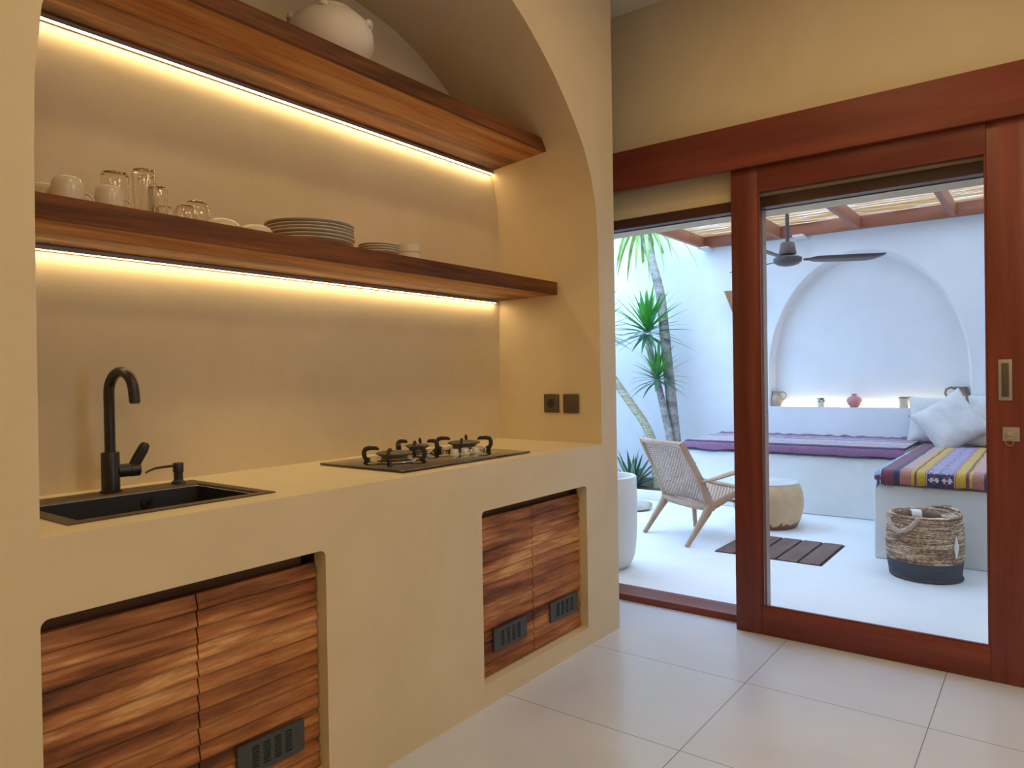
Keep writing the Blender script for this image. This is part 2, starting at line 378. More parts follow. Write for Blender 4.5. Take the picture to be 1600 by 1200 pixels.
for k, (r, lab) in enumerate(zip(REC, ('teak double-door cupboard of wavy horizontal slats below the sink', 'teak double-door cupboard of wavy horizontal slats below the gas hob'))):
    x0, x1, z0, z1 = r
    cb = thing('cabinet', lab, 'cupboard', ((x0 + x1) / 2, .05, z0), group='slatted cupboards set in the counter')
    b = MB()
    b.box(x0 - .01, x1 + .01, .50, .515, z0 - .01, z1 + .01)
    b.box(x0 - .02, x0 - .002, .055, .51, z0 - .01, z1 + .01); b.box(x1 + .002, x1 + .02, .055, .51, z0 - .01, z1 + .01)
    b.box(x0 - .01, x1 + .01, .055, .51, z0 - .02, z0 - .002); b.box(x0 - .01, x1 + .01, .055, .51, z1 + .002, z1 + .018)
    b.box(x0, x1 - .03, .075, .095, z1 - .10, z1)
    b.build('body', M_DARKW, cb, 0, True, label='dark brown inner box behind the doors')
    xm = (x0 + x1) / 2 + (-.004 if k == 0 else 0); zt = .687; zb = z0 + .004
    dl = slat_door(cb, x0 + .003, xm - .0022, zb, zt); dr = slat_door(cb, xm + .0022, x1 - .004, zb, zt)
    if k == 1: vent(dl, -.930, -.719, .169, .254); vent(dr, -.545, -.327, .171, .254)
    else: vent(dl, -2.385, -2.175, .170, .256); vent(dr, -2.003, -1.795, .172, .259)

# ================================================================ SHELVES with LED strips
def shelf(z0, z1, yf, xl, xr, lab):
    t = thing('wooden_shelf', lab, 'shelf', (CX, D, z0), group='thick wooden shelves in the arched niche')
    b = MB(); b.box(xl, xr, yf + .0205, D + .02, z0, z1, .0015); b.build('board', M_SHELF, t, 30, True)
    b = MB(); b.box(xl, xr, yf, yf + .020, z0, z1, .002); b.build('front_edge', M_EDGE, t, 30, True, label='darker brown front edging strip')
    b = MB(); b.box(xl + .04, -.14, D - .026, D - .006, z0 - .010, z0 - .001); b.box(xl + .04, -.14, D - .026, D - .0235, z0 - .0145, z0 - .010); b.box(xl + .04, -.14, D - .0085, D - .006, z0 - .0150, z0 - .010); ch = b.build('led_channel', M_STEEL, t, 0, True)
    b = MB(); b.box(xl + .04, -.145, D - .0232, D - .0088, z0 - .0135, z0 - .0102); b.build('led_strip', M_LED, ch, 0, True, label='glowing warm white light strip')
    return t
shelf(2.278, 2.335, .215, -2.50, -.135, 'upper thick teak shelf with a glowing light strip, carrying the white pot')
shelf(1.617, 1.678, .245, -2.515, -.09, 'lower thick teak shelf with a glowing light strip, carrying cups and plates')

# ================================================================ SINK, TAPS
s = thing('kitchen_sink', 'black rectangular drop-in sink with bronze rim in the worktop', 'sink', (-2.1, .3, .9))
b = MB(); X0, X1, Y0, Y1 = -2.368, -1.83, .092, .545; z = .9035; e = .0006
rows = []
for (ax0, ax1, ay0, ay1, zz) in ((X0, X1, Y0, Y1, .9003), (X0, X1, Y0, Y1, z), (SX0, SX1, SY0, SY1, z), (SX0 + .003, SX1 - .003, SY0 + .003, SY1 - .003, z - .006)):
    rows.append([(ax0, ay0, zz), (ax1, ay0, zz), (ax1, ay1, zz), (ax0, ay1, zz)])
b.grid(rows, closed_u=True); b.build('rim', M_RIM, s, 25, True, label='dark bronze flat rim')
b = MB()
def rr2(x0, x1, y0, y1, r, zz, k=5):
    out = []
    for cx, cy, a0 in ((x1 - r, y1 - r, 0), (x0 + r, y1 - r, PI / 2), (x0 + r, y0 + r, PI), (x1 - r, y0 + r, 1.5 * PI)):
        for i in range(k + 1): a = a0 + PI / 2 * i / k; out.append((cx + r * math.cos(a), cy + r * math.sin(a), zz))
    return out
b.grid([rr2(SX0 + .003, SX1 - .003, SY0 + .003, SY1 - .003, .012, .897), rr2(SX0 + .006, SX1 - .006, SY0 + .006, SY1 - .006, .02, .72), rr2(SX0 + .02, SX1 - .02, SY0 + .02, SY1 - .02, .02, .702)], closed_u=True)
b.face(rr2(SX0 + .02, SX1 - .02, SY0 + .02, SY1 - .02, .02, .702))
bmesh.ops.remove_doubles(b.bm, verts=b.bm.verts, dist=.0002)
b.build('basin', M_SINK, s, 40, True, label='deep black basin')
b = MB(); b.cyl((-2.02, SY1 - .004, .868), (-2.02, SY1 - .012, .868), .018, n=24); b.build('overflow_cover', flat('overflow_black', (.02, .02, .02), .3), s, 30, True)
ov = s.children[-1]
b = MB(); b.cyl((-2.02, SY1 - .012, .868), (-2.02, SY1 - .014, .868), .006, n=14); b.build('screw', M_CHROME, ov, 30, True)
b = MB(); b.lathe([(.045, 0), (.045, .003), (.03, .003), (.028, -.002), (.0, -.002)], (-2.1, .29, .7025)); b.build('drain', M_CHROME, s, 30, True)

FX, FY = -2.094, .512
t = thing('kitchen_faucet', 'tall black gooseneck mixer tap behind the sink', 'tap', (FX, FY, .9035))
b = MB(); b.lathe([(.0, 0), (.029, 0), (.029, .004), (.0255, .006), (.0245, .006), (.0245, .113), (.0235, .115), (.012, .116)], (FX, FY, .9036), 32); b.build('base', M_BLACK, t, 35, True)
dv = Vector((.12, -1, 0)).normalized(); R = .061
pts = [Vector((FX, FY, 1.01)), Vector((FX, FY, 1.10)), Vector((FX, FY, 1.188))]
c = Vector((FX, FY, 1.191)) + dv * R
for i in range(1, 19):
    a = PI - PI * .97 * i / 18; pts.append(c + dv * R * math.cos(a) + Vector((0, 0, R * math.sin(a))))
pts.append(pts[-1] + Vector((0, 0, -.032)) + dv * .004)
b = MB(); b.tube(pts, .0145, 20); sp = b.build('spout', M_BLACK, t, 40, True)
b = MB(); b.cyl(pts[-1], pts[-1] + Vector((0, 0, -.004)), .0125, n=20); b.build('aerator', flat('aerator', (.12, .11, .10), .4, .5), sp, 30, True)
b = MB(); b.cyl((FX + .018, FY - .002, .962), (FX + .052, FY - .004, .962), .0195, n=24); b.cyl((FX + .053, FY - .004, .962), (FX + .078, FY - .006, .962), .0205, n=24); vb = b.build('valve', M_BLACK, t, 35, True)
b = MB(); b.tube([(FX + .062, FY - .006, .970), (FX + .072, FY - .010, .992), (FX + .086, FY - .016, 1.020), (FX + .092, FY - .018, 1.034), (FX + .094, FY - .019, 1.040)], [.0150, .0155, .0155, .013, .007], 14, flat_=(1, .45)); b.build('lever', M_BLACK, vb, 50, True)

SXX, SYY = -1.895, .508
t = thing('soap_dispenser', 'small black pump soap dispenser behind the sink', 'soap dispenser', (SXX, SYY, .9035))
b = MB(); b.lathe([(0, 0), (.022, 0), (.022, .003), (.014, .010), (.0135, .012), (.0135, .034), (.0, .034)], (SXX, SYY, .9036), 24); b.build('collar', M_BLACK, t, 40, True)
b = MB(); b.lathe([(0, .035), (.0155, .035), (.0155, .062), (.014, .064), (0, .064)], (SXX, SYY, .9036), 24); ph = b.build('pump_head', M_BLACK, t, 40, True)
b = MB(); b.tube([(SXX, SYY, .960), (SXX - .055, SYY - .012, .9605), (SXX - .082, SYY - .018, .960), (SXX - .102, SYY - .022, .955), (SXX - .112, SYY - .024, .950)], [.0042, .004, .0036, .003, .0024], 10); b.build('nozzle', M_BLACK, ph, 40, True)

# ================================================================ HOB
hb = thing('gas_hob', 'black glass gas hob with three burners on the worktop', 'hob', (-.985, .3, .9))
b = MB(); b.box(-1.352, -.620, .068, .512, .9012, .909, .002); b.build('glass_plate', M_GLASSK, hb, 30, True)
def burner(cx, cy, s, rot):
    z = .909
    b = MB(); b.lathe([(.0, .0003), (.094 * s, .0003), (.094 * s, .004), (.080 * s, .008), (.060 * s, .004), (.02 * s, .003), (0, .003)], (cx, cy, z), 40)
    B = b.build('burner', M_CHROME, hb, 40, True, label='chrome drip ring with a flared grey burner')
    b = MB(); b.lathe([(.052 * s, .004), (.048 * s, .014), (.070 * s, .026), (.072 * s, .029), (.062 * s, .033), (.045 * s, .031), (.040 * s, .034), (.03 * s, .037), (0, .037)], (cx, cy, z), 40); b.build('burner_cap', M_BURN, B, 40, True)
    for i in range(4):
        a = rot + PI / 2 * i; u = Vector((math.cos(a), math.sin(a), 0)); c0 = Vector((cx, cy, z))
        def P(r, h): return c0 + u * r * s + Vector((0, 0, h))
        b = MB(); b.tube([P(.098, .001), P(.113, .008), P(.118, .020), P(.118, .034), P(.112, .044), P(.098, .048), P(.082, .0475), P(.070, .047), P(.060, .042)], [.0095, .009, .009, .009, .0095, .0085, .0075, .0075, .004], 8, flat_=(1, .65), up=u)
        b.build('pan_support', M_IRON, B, 40, True)
    return B
burner(-1.15, .325, .98, .62); burner(-.895, .455, .70, .62); burner(-.690, .375, 1.0, .62)
for kx, ky in ((-.912, .232), (-.858, .222), (-.804, .212)):
    b = MB(); b.lathe([(0, .0), (.021, 0), (.021, .003), (.0175, .005), (.0165, .022), (.015, .024), (0, .024)], (kx, ky, .9092), 28); kb = b.build('knob', M_KNOB, hb, 35, True)
    b = MB(); b.box(kx - .002, kx + .002, ky - .015, ky + .015, .9334, .9365, .0008); b.build('pointer', M_CHROME, kb, 30, True)

# ================================================================ SOCKETS on the niche side wall
def wall_x(y, z):      # x of the niche's right side at depth y (height about 1.09)
    return -.147 + (.0455) * (y / D)
for nm, lab, ya in (('power_socket', 'dark brown square socket with a round hole, left of the pair in the niche', .286), ('light_switch', 'plain dark brown square switch plate, right of the pair in the niche', .168)):
    x = wall_x(ya, 1.09) - .0005
    t = thing(nm, lab, 'socket' if 'socket' in nm else 'switch', (x, ya, 1.087))
    ang = math.atan2(.0455, D)
    t.rotation_euler = (0, 0, -ang)
    b = MB(); b.box(-.011, -.0005, -.0455, .0455, -.0455, .0455, .004); pl = b.build('plate', M_SOCK, t, 35)
    if 'socket' in nm:
        b = MB(); b.cyl((-.0108, 0, 0), (-.0122, 0, 0), .021, n=28); r_ = b.build('socket_well', flat('socket_dark', (.02, .015, .012), .5), pl, 35)
        for dy in (-.0095, .0095):
            b = MB(); b.cyl((-.0122, dy, 0), (-.0128, dy, 0), .0025, n=10); b.build('pin_hole', M_CHROME, r_, 30) if False else b.bm.free()
    else:
        b = MB(); b.box(-.0128, -.0108, -.036, .036, -.036, .036, .001); b.build('rocker', M_SOCK, pl, 30)

# ================================================================ TABLEWARE
ZS = 1.6781; ZU = 2.3353
def mug(x, y, s=1, rz=0, lab='', hand=True, h=.085, r=.045):
    t = thing('mug', lab, 'mug', (x, y, ZS), rz, group='upturned white mugs on the lower shelf')
    b = MB(); b.lathe([(r * .97, 0), (r, .0015), (r, h * .45), (r * .97, h * .72), (r * .86, h * .90), (r * .70, h * .97), (r * .5, h), (r * .5, h - .002), (0, h - .003)], (0, 0, 0), 32)
    b.lathe([(r * .97, 0), (r * .92, .001), (r * .92, h * .4), (r * .85, h * .75), (r * .6, h * .93), (0, h * .94)], (0, 0, 0), 32)
    b.build('cup_body', M_CER, t, 40)
    if hand:
        b = MB(); b.tube([(r * .95, 0, h * .50), (r * 1.22, 0, h * .46), (r * 1.48, 0, h * .32), (r * 1.52, 0, h * .16), (r * 1.35, 0, h * .07), (r * .97, 0, h * .12)], .0045, 10, flat_=(.8, 1.2)); b.build('handle', M_CER, t, 50)
    t.scale = (s, s, s); return t
mug(-2.285, .42, .8, .3, 'upturned white mug farthest left on the lower shelf, half hidden', h=.080)
mug(-2.257, .34, .84, -.35, 'large upturned white mug at the left end of the lower shelf', h=.088)
mug(-2.160, .46, .80, -.3, 'small upturned white mug peeking between the two larger white mugs', h=.072)
mug(-2.160, .33, .80, -.55, 'upturned white mug with its handle towards the tall glasses', h=.084)
def tumbler(x, y, h, r0, r1, lab, grp='upturned drinking glasses on the lower shelf', dome=False):
    b = MB(); tw = .0022
    if dome: out = [(r0, 0), (r0 * 1.04, h * .35), (r0 * 1.0, h * .62), (r0 * .84, h * .86), (r0 * .6, h * .975), (r0 * .45, h), (0, h)]
    else: out = [(r0, 0), (r0 * .5 + r1 * .5, h * .5), (r1, h * .93), (r1 * .93, h * .985), (r1 * .8, h), (0, h)]
    inn = [(max(r - tw, 0), z) for r, z in out[:-3]] + [(out[-3][0] - tw * 2, h - .007 if not dome else h - .006), (0, h - .009)]
    b.lathe(out, n=36); b.lathe(inn, n=36)
    b.grid([[Vector((rr * math.cos(2 * PI * j / 36), rr * math.sin(2 * PI * j / 36), 0)) for j in range(36)] for rr in (out[0][0], inn[0][0])], closed_u=True)
    bmesh.ops.remove_doubles(b.bm, verts=b.bm.verts, dist=.0003)
    o = b.build('drinking_glass', M_TUMB, None, 40); o.location = (x, y, ZS); return tag(o, lab, 'glass', grp)
tumbler(-2.092, .45, .140, .032, .036, 'tall clear glass standing upside down beside the white mug, left of the tallest glass')
tumbler(-2.066, .335, .132, .028, .031, 'tallest clear glass, upside down at the front of the glasses')
tumbler(-2.010, .37, .102, .024, .026, 'slim clear glass upside down, seen through the tallest glass')
tumbler(-1.995, .46, .135, .027, .030, 'tall clear glass upside down, right of the tallest glass')
tumbler(-1.955, .32, .054, .030, .032, 'short round clear glass upside down, lowest and nearest the shelf edge', dome=True)
tumbler(-1.965, .42, .064, .030, .031, 'short clear glass upside down, half hidden behind the lowest glass', dome=True)
tumbler(-1.895, .37, .084, .039, .040, 'wide domed clear glass upside down, next to the first white bowl', dome=True)
def bowl(x, y, lab, r=.058, h=.034):
    b = MB(); prof = [(r, 0), (r * 1.0, .002), (r * .93, h * .45), (r * .75, h * .78), (r * .5, h * .95), (r * .42, h * .96), (r * .42, h), (r * .36, h), (r * .35, h * .95), (0, h * .95)]
    b.lathe(prof, n=36); b.lathe([(r, 0), (r * .96, .001), (r * .88, h * .4), (r * .7, h * .7), (0, h * .85)], n=36)
    o = b.build('small_bowl', M_CER, None, 40); o.location = (x, y, ZS); return tag(o, lab, 'bowl', 'upturned white bowls on the lower shelf')
bowl(-1.838, .33, 'shallow upturned white bowl beside the domed glass'); bowl(-1.722, .335, 'shallow upturned white bowl between the other bowl and the plates')
def plate_mesh(r, h, name, lip=.004):
    b = MB(); prof = [(0, .0), (r * .55, 0), (r * .58, .003), (r * .72, .0045), (r * .975, h - lip), (r, h - .0028), (r * 1.0, h - .0006), (r * .985, h), (r * .95, h - .0016), (r * .71, .0085), (r * .6, .006), (0, .006)]
    b.lathe(prof, n=56); return b.build(name, M_CER, None, 35)
names = ['topmost', 'second from the top', 'middle one', 'second from the bottom', 'lowest']
p0 = None
for i in range(6):
    nm = ['lowest', 'second from the bottom', 'third from the bottom', 'third from the top', 'second from the top', 'topmost'][i]
    o = plate_mesh(.152, .022, 'dinner_plate') if p0 is None else p0.copy()
    if p0 is None: p0 = o
    else: COL.objects.link(o)
    o.location = (-1.462 + .003 * math.sin(i * 2.1), .400 + .004 * math.cos(i * 1.7), ZS + .0118 * i)
    tag(o, 'large white plate, %s of the stack on the lower shelf' % nm, 'plate', 'stack of large white plates')
p1 = None
for i in range(4):
    nm = ['lowest', 'second from the bottom', 'second from the top', 'topmost'][i]
    o = plate_mesh(.077, .018, 'side_plate') if p1 is None else p1.copy()
    if p1 is None: p1 = o
    else: COL.objects.link(o)
    o.location = (-1.192 + .002 * math.sin(i * 3), .345, ZS + .0088 * i)
    tag(o, 'small white saucer, %s of the low stack between plates and ramekins' % nm, 'saucer', 'stack of small white saucers')
for i, nm in enumerate(('lower', 'upper')):
    r = .044; h = .034; b = MB(); b.lathe([(0, 0), (r * .9, 0), (r * .93, .003), (r, .004), (r, h), (r * .9, h), (r * .88, .006), (0, .005)], n=32)
    o = b.build('ramekin', M_CER, None, 35); o.location = (-1.033, .345, ZS + i * .0332 + (.0004 if i else 0)); tag(o, 'small straight-sided white dish, %s one of the pair at the right' % nm, 'dish', 'pair of stacked white ramekins')

# big pot on the upper shelf
UX, UY = -1.352, .405
u = thing('clay_pot', 'round off-white lidded pot with stubby lugs on the upper shelf', 'pot', (UX, UY, ZU))
b = MB(); b.lathe([(0, 0), (.085, 0), (.105, .012), (.138, .055), (.154, .100), (.152, .140), (.134, .175), (.110, .195), (.085, .205), (.078, .208), (.07, .206)], (UX, UY, ZU), 56)
b.build('pot_body', M_CERM, u, 50, True)
b = MB(); b.lathe([(.086, .204), (.088, .214), (.080, .221), (.05, .226), (0, .228)], (UX, UY, ZU), 48); b.build('lid', M_CERM, u, 40, True)
vd = Vector((-.79, -.60, 0)).normalized(); sd = Vector((.604, -.797, 0)).normalized()
for a, up_ in ((vd * .3 + sd * -.95, 0), (sd * 1.0 - vd * .1, 0), (vd * 1.0 + sd * .05, 1), (vd * -1.0, 0)):
    a = a.normalized(); c0 = Vector((UX, UY, ZU)); b = MB()
    if up_: b.tube([c0 + a * .118 + Vector((0, 0, .180)), c0 + a * .118 + Vector((0, 0, .205)), c0 + a * .114 + Vector((0, 0, .228)), c0 + a * .105 + Vector((0, 0, .238))], [.018, .012, .0095, .006], 14)
    else:
        side = a.cross(Vector((0, 0, 1))); q = []
        for i in range(11):
            th = PI * i / 10; q.append(c0 + a * (.131 + .010 * math.sin(th)) + side * .026 * math.cos(th) + Vector((0, 0, .164 + .016 * math.sin(th))))
        b.tube(q, .012, 10)
    b.build('lug', M_CERM, u, 60, True)

# ================================================================ COURTYARD
YF = .0; XB = 4.3; YL = 3.0; YR = -3.2; HB = 3.5
b = MB(); b.box(.38, 4.6, YR - .1, YL + .1, -.1, -.0005); struct(b.build('floor', M_YFLOOR, smooth=0), 'pale smooth cement floor of the courtyard')
# back wall with arched niche
b = MB(); bm = b.bm; YC, AH, BH, ZS0, ZL = -.25, .87, 1.17, 1.2, .88
arc = [(YC + AH, ZL)] + [(YC + AH * math.cos(PI * i / 40), ZS0 + BH * math.sin(PI * i / 40)) for i in range(41)] + [(YC - AH, ZL)]
# face = outer ring joined to the hole at the ledge
b.face([(XB, YC, 0), (XB, YL, 0), (XB, YL, HB), (XB, YC, HB)] + [(XB, y, z) for y, z in [p for p in arc if p[0] >= YC - 1e-6][::-1]] + [(XB, YC, ZL)])
b.face([(XB, YC, 0), (XB, YC, ZL)] + [(XB, y, z) for y, z in [p for p in arc if p[0] <= YC + 1e-6][::-1]] + [(XB, YC, HB), (XB, YR, HB), (XB, YR, 0)])
XN = XB + .15
rws = []
for x, k in ((XB, 1), (XB + .006, .994), (XB + .018, .989), (XN - .035, .987), (XN - .010, .982), (XN, .97)):
    rws.append([(x, YC + (y - YC) * k, ZL + (z - ZL) * (1 if z <= ZL + 1e-6 else (k))) for y, z in arc])
b.grid(rws); b.face([(XN, YC + (y - YC) * .97, ZL + (z - ZL) * .97) for y, z in arc])
b.face([(XB, YC - AH, ZL), (XB, YC + AH, ZL), (XN, YC + AH, ZL), (XN, YC - AH, ZL)])
b.box(XB + .25, XB + .35, YR, YL, 0, HB)
struct(b.build('wall_courtyard', M_YARD, smooth=30, recalc=False), 'white courtyard wall with a wide shallow arched niche and ledge')
b = MB(); b.box(.56, 4.6, YL, YL + .1, 0, HB); struct(b.build('wall_yard_left', M_YARD, smooth=0))
b = MB(); b.box(.56, 4.6, YR - .1, YR, 0, HB); struct(b.build('wall_yard_right', M_YARD, smooth=0))
b = MB(); b.box(-.0, .56, .86, YL, 0, HB); struct(b.build('wall_outer', M_YARD, smooth=0))
# bed kerb and soil
b = MB(); b.box(3.29, 3.36, 1.27, YL, 0, .085, .008); struct(b.build('trim_5', M_BENCH, smooth=30), 'low pale kerb of the planting bed')
M_SOIL = mottled('soil', (.07, .05, .035), (.16, .12, .08), 18, .95, 60, .8)
b = MB(); b.box(3.36, 4.3, 1.27, YL, 0, .055); o = b.build('planting_soil', M_SOIL, smooth=0); tag(o, 'dark soil filling the planting bed behind the kerb', 'soil', kind='stuff')

# benches
b = MB(); b.box(3.36, 4.298, -.74, 1.15, 0, .508, .012, seg=3); o = b.build('masonry_bench', M_BENCH, None, 30, loc=(3.8, .2, 0)); tag(o, 'long built-in white bench along the courtyard back wall', 'bench')
b = MB(); b.box(2.085, 4.298, -2.3, -.742, 0, .483, .012, seg=3); o = b.build('masonry_daybed', M_BENCH, None, 30, loc=(3.0, -1.5, 0)); tag(o, 'built-in white daybed block jutting forward behind the basket', 'bench')

# textiles
def cloth_mat(name, col):
    m, nt, bb = new_mat(name); v = coords(nt, (1, 1, 1), True)
    f = noise_n(nt, v, 70, 3, .7); r = ramp(nt, f, [(.3, tuple(c * .78 for c in col)), (.7, tuple(min(1, c * 1.12) for c in col))])
    nt.links.new(r, bb.inputs['Base Color']); setp(bb, rough=.9, sheen=.2); bump(nt, bb, noise_n(nt, v, 240, 2), .3, .002); return m
CM = {k: cloth_mat('cloth_' + k, c) for k, c in dict(navy=(.035, .035, .10), maroon=(.20, .045, .085), salmon=(.52, .26, .20), rust=(.33, .10, .07), yellow=(.58, .36, .03), white=(.62, .60, .66), purple=(.22, .13, .34), mauve=(.26, .12, .22), pink=(.50, .38, .38), lilac=(.42, .36, .55), blue=(.25, .33, .55)).items()}
CK = list(CM); CI = {k: i for i, k in enumerate(CK)}; CML = [CM[k] for k in CK]
stripe = [(.000, 'blue'), (.010, 'navy'), (.016, 'white'), (.028, 'navy'), (.036, 'maroon'), (.098, 'navy'), (.135, '#'), (.198, 'yellow'), (.214, 'maroon'), (.228, 'yellow'), (.276, 'rust'), (.280, 'pink'), (.285, 'rust'), (.289, '*'), (.428, 'rust'), (.432, 'pink'), (.437, 'rust'), (.441, 'yellow'), (.492, 'maroon'), (.507, 'yellow'), (.522, '#'), (.585, 'navy'), (.615, 'maroon'), (.68, 'white'), (.69, 'navy'), (.70, 'maroon'), (.76, 'navy'), (.79, '#'), (.86, 'yellow'), (.875, 'maroon'), (.89, 'yellow'), (.94, '*'), (1.08, 'yellow'), (1.13, 'maroon'), (1.145, 'yellow'), (1.16, '#'), (1.25, 'navy'), (9, '')]
def col_at(u, v):
    k = ''; u0 = 0; u1 = 0
    for (a, c), (a2, _) in zip(stripe, stripe[1:]):
        if a <= u < a2: k = c; u0 = a; u1 = a2; break
    if k == '#': return 'salmon' if int((u - u0) / .0045) % 2 == 0 else ('rust' if v < .2 else 'pink')
    if k == '*':
        W = (u1 - u0) / 2; q = ((u - u0) % W) / W - .5; L = W * 1.12; r = (v % L) / L - .5; row = int(v // L)
        m = abs(q) + abs(r)
        if row == 0:
            if m < .44 and abs(abs(q) - abs(r)) > .0: return 'maroon' if abs(r) > abs(q) * 1.15 else 'white'
            return 'navy'
        jag = abs(((q * 6) % 1) - .5)
        if abs(m - .40) < .05 + .05 * jag: return 'white'
        if m < .33: return 'purple' if (int(q * 22) + int(r * 22)) % 3 else 'lilac'
        if m > .62 and (int(q * 18) + int(r * 18)) % 2: return 'lilac'
        return 'navy' if (int(r * 14) % 3 == 0) else 'purple'
    return k or 'maroon'
def blanket(name, lab, path, u0, u1, du, place, colf, nwob=.004, thick=.008):
    """path: [(a,z)] profile sampled along v; place(u,a,z) -> point"""
    # resample the path
    seg = []; tot = 0
    for (a, z), (a2, z2) in zip(path, path[1:]):
        L = math.hypot(a2 - a, z2 - z); k = max(1, int(L / .0075))
        for i in range(k): seg.append((a + (a2 - a) * i / k, z + (z2 - z) * i / k, tot + L * i / k))
        tot += L
    seg.append((*path[-1], tot))
    nu = int((u1 - u0) / du); b = MB(); rows = []
    for a, z, v in seg:
        row = []
        for j in range(nu + 1):
            uu = u0 + (u1 - u0) * j / nu
            wv = nwob * noise.noise(Vector((uu * 7, v * 5, 1.3))) + nwob * .5 * noise.noise(Vector((uu * 19, v * 13, 4)))
            sway = .006 * noise.noise(Vector((v * 4, 2.2, 0))) * min(1, v * 3)
            row.append(place(uu + sway, a, z + abs(wv) + wv * .3, v))
        rows.append(row)
    def mf(i, j): return CI[colf(u0 + (u1 - u0) * (j + .5) / nu - u0, seg[i][2])]
    b.grid(rows, mfun=mf)
    o = b.build(name, CML, None, 60, recalc=True); md = o.modifiers.new('thick', 'SOLIDIFY'); md.thickness = thick; md.offset = -1
    return tag(o, lab, 'blanket', 'woven striped blankets on the courtyard benches')
# cushions
M_CUSH = flat('cushion_cotton', (.55, .50, .46), .9)
b = MB(); b.box(2.10, 4.28, -2.25, -.775, .4835, .568, .03, seg=4); o = b.build('seat_cushion', M_CUSH, None, 40, loc=(3.1, -1.5, .484)); tag(o, 'thin flat cushion under the bright striped blanket on the daybed', 'cushion')
b = MB(); b.box(3.385, 4.28, -.735, 1.12, .5085, .572, .025, seg=4); o = b.build('seat_cushion', M_CUSH, None, 40, loc=(3.8, .2, .51)); tag(o, 'thin flat cushion under the purple blanket along the back bench', 'cushion')
pathR = [(2.062, .492), (2.058, .52), (2.060, .548), (2.068, .566), (2.085, .578), (2.11, .583), (2.3, .586), (3.0, .584), (4.26, .584)]
def placeR(u, a, z, v):
    y = -.762 - u
    if u < .02: z -= (.02 - u) * 1.8
    hang = max(0, .09 - v) ; zz = z - (.012 * noise.noise(Vector((u * 9, 0, 3))) if v < .03 else 0)
    return (a + (.006 * noise.noise(Vector((u * 12, 1, 1))) if v < .08 else 0), y, zz)
blR = blanket('woven_blanket', 'bright blanket with yellow, maroon and ikat stripes on the daybed', pathR, 0, 1.45, .0045, placeR, col_at)
# rolled edge and tassels hanging at the blanket's left corner
for (y, n) in ((-.80, 3), (-.845, 3), (-1.035, 2)):
    for k in range(n):
        yy = y + .008 * (k - 1); b = MB(); b.tube([(2.055, yy, .500), (2.052, yy + .003 * (k - 1), .488), (2.050, yy + .008 * (k - 1), .470 - .004 * (k % 2))], [.0022, .002, .001], 5); b.build('tassel', CM['maroon'], blR, 40, True)
# rolled left edge of the cloth
b = MB(); b.tube([(2.058, -.772, .530), (2.09, -.768, .545), (2.4, -.766, .556), (3.0, -.765, .556), (3.36, -.764, .558)], [.024, .026, .024, .02, .016], 12); b.build('rolled_edge', CM['blue'], blR, 50, True)
b = MB(); b.tube([(2.040, -.773, .536), (2.058, -.772, .534)], [.012, .020], 14); b.build('roll_end', CM['maroon'], blR, 50, True)
stripe2 = [(0, 'navy'), (.006, 'mauve'), (.060, 'navy'), (.080, 'maroon'), (.092, 'pink'), (.155, 'maroon'), (.162, 'pink'), (.30, 'mauve'), (.318, 'lilac'), (.36, 'white'), (.40, 'pink'), (.47, 'white'), (.55, 'lilac'), (.60, 'mauve'), (.66, 'pink'), (.76, 'mauve'), (.84, 'blue'), (.90, 'navy'), (.905, 'white'), (.925, 'navy'), (.935, 'mauve'), (9, '')]
def col2(u, v):
    for (a, c), (a2, _) in zip(stripe2, stripe2[1:]):
        if a <= v < a2:
            if c in ('white', 'lilac') and (int(u * 60) + int(v * 90)) % 4 == 0: return 'purple'
            return c
    return 'mauve'
pathB = [(3.345, .520), (3.342, .545), (3.348, .572), (3.362, .586), (3.39, .592), (3.6, .592), (4.2, .590), (4.275, .590), (4.288, .604)]
def placeB(u, a, z, v):
    y = 1.15 - u; zz = z - (.012 * (.5 + noise.noise(Vector((u * 5, 0, 9)))) if v < .03 else 0)
    if u < .04: zz -= (.04 - u) * .8
    if v > .93: zz += .012 * noise.noise(Vector((u * 14, 5, 3)))
    return (a, y, zz)
blB = blanket('woven_blanket', 'purple and grey-pink striped blanket along the back bench', pathB, 0, 1.885, .009, placeB, col2, nwob=.005)
b = MB()
for i in range(200):
    u = .01 + 1.86 * i / 200; zz = .520 - .012 * (.5 + noise.noise(Vector((u * 5, 0, 9)))); b.tube([(3.342, 1.15 - u, zz), (3.340, 1.15 - u + random.uniform(-.004, .004), zz - .012 - random.random() * .006)], .0012, 4)
fg = b.build('fringe', CM['navy'], blB, 0, True); fg['kind'] = 'stuff'

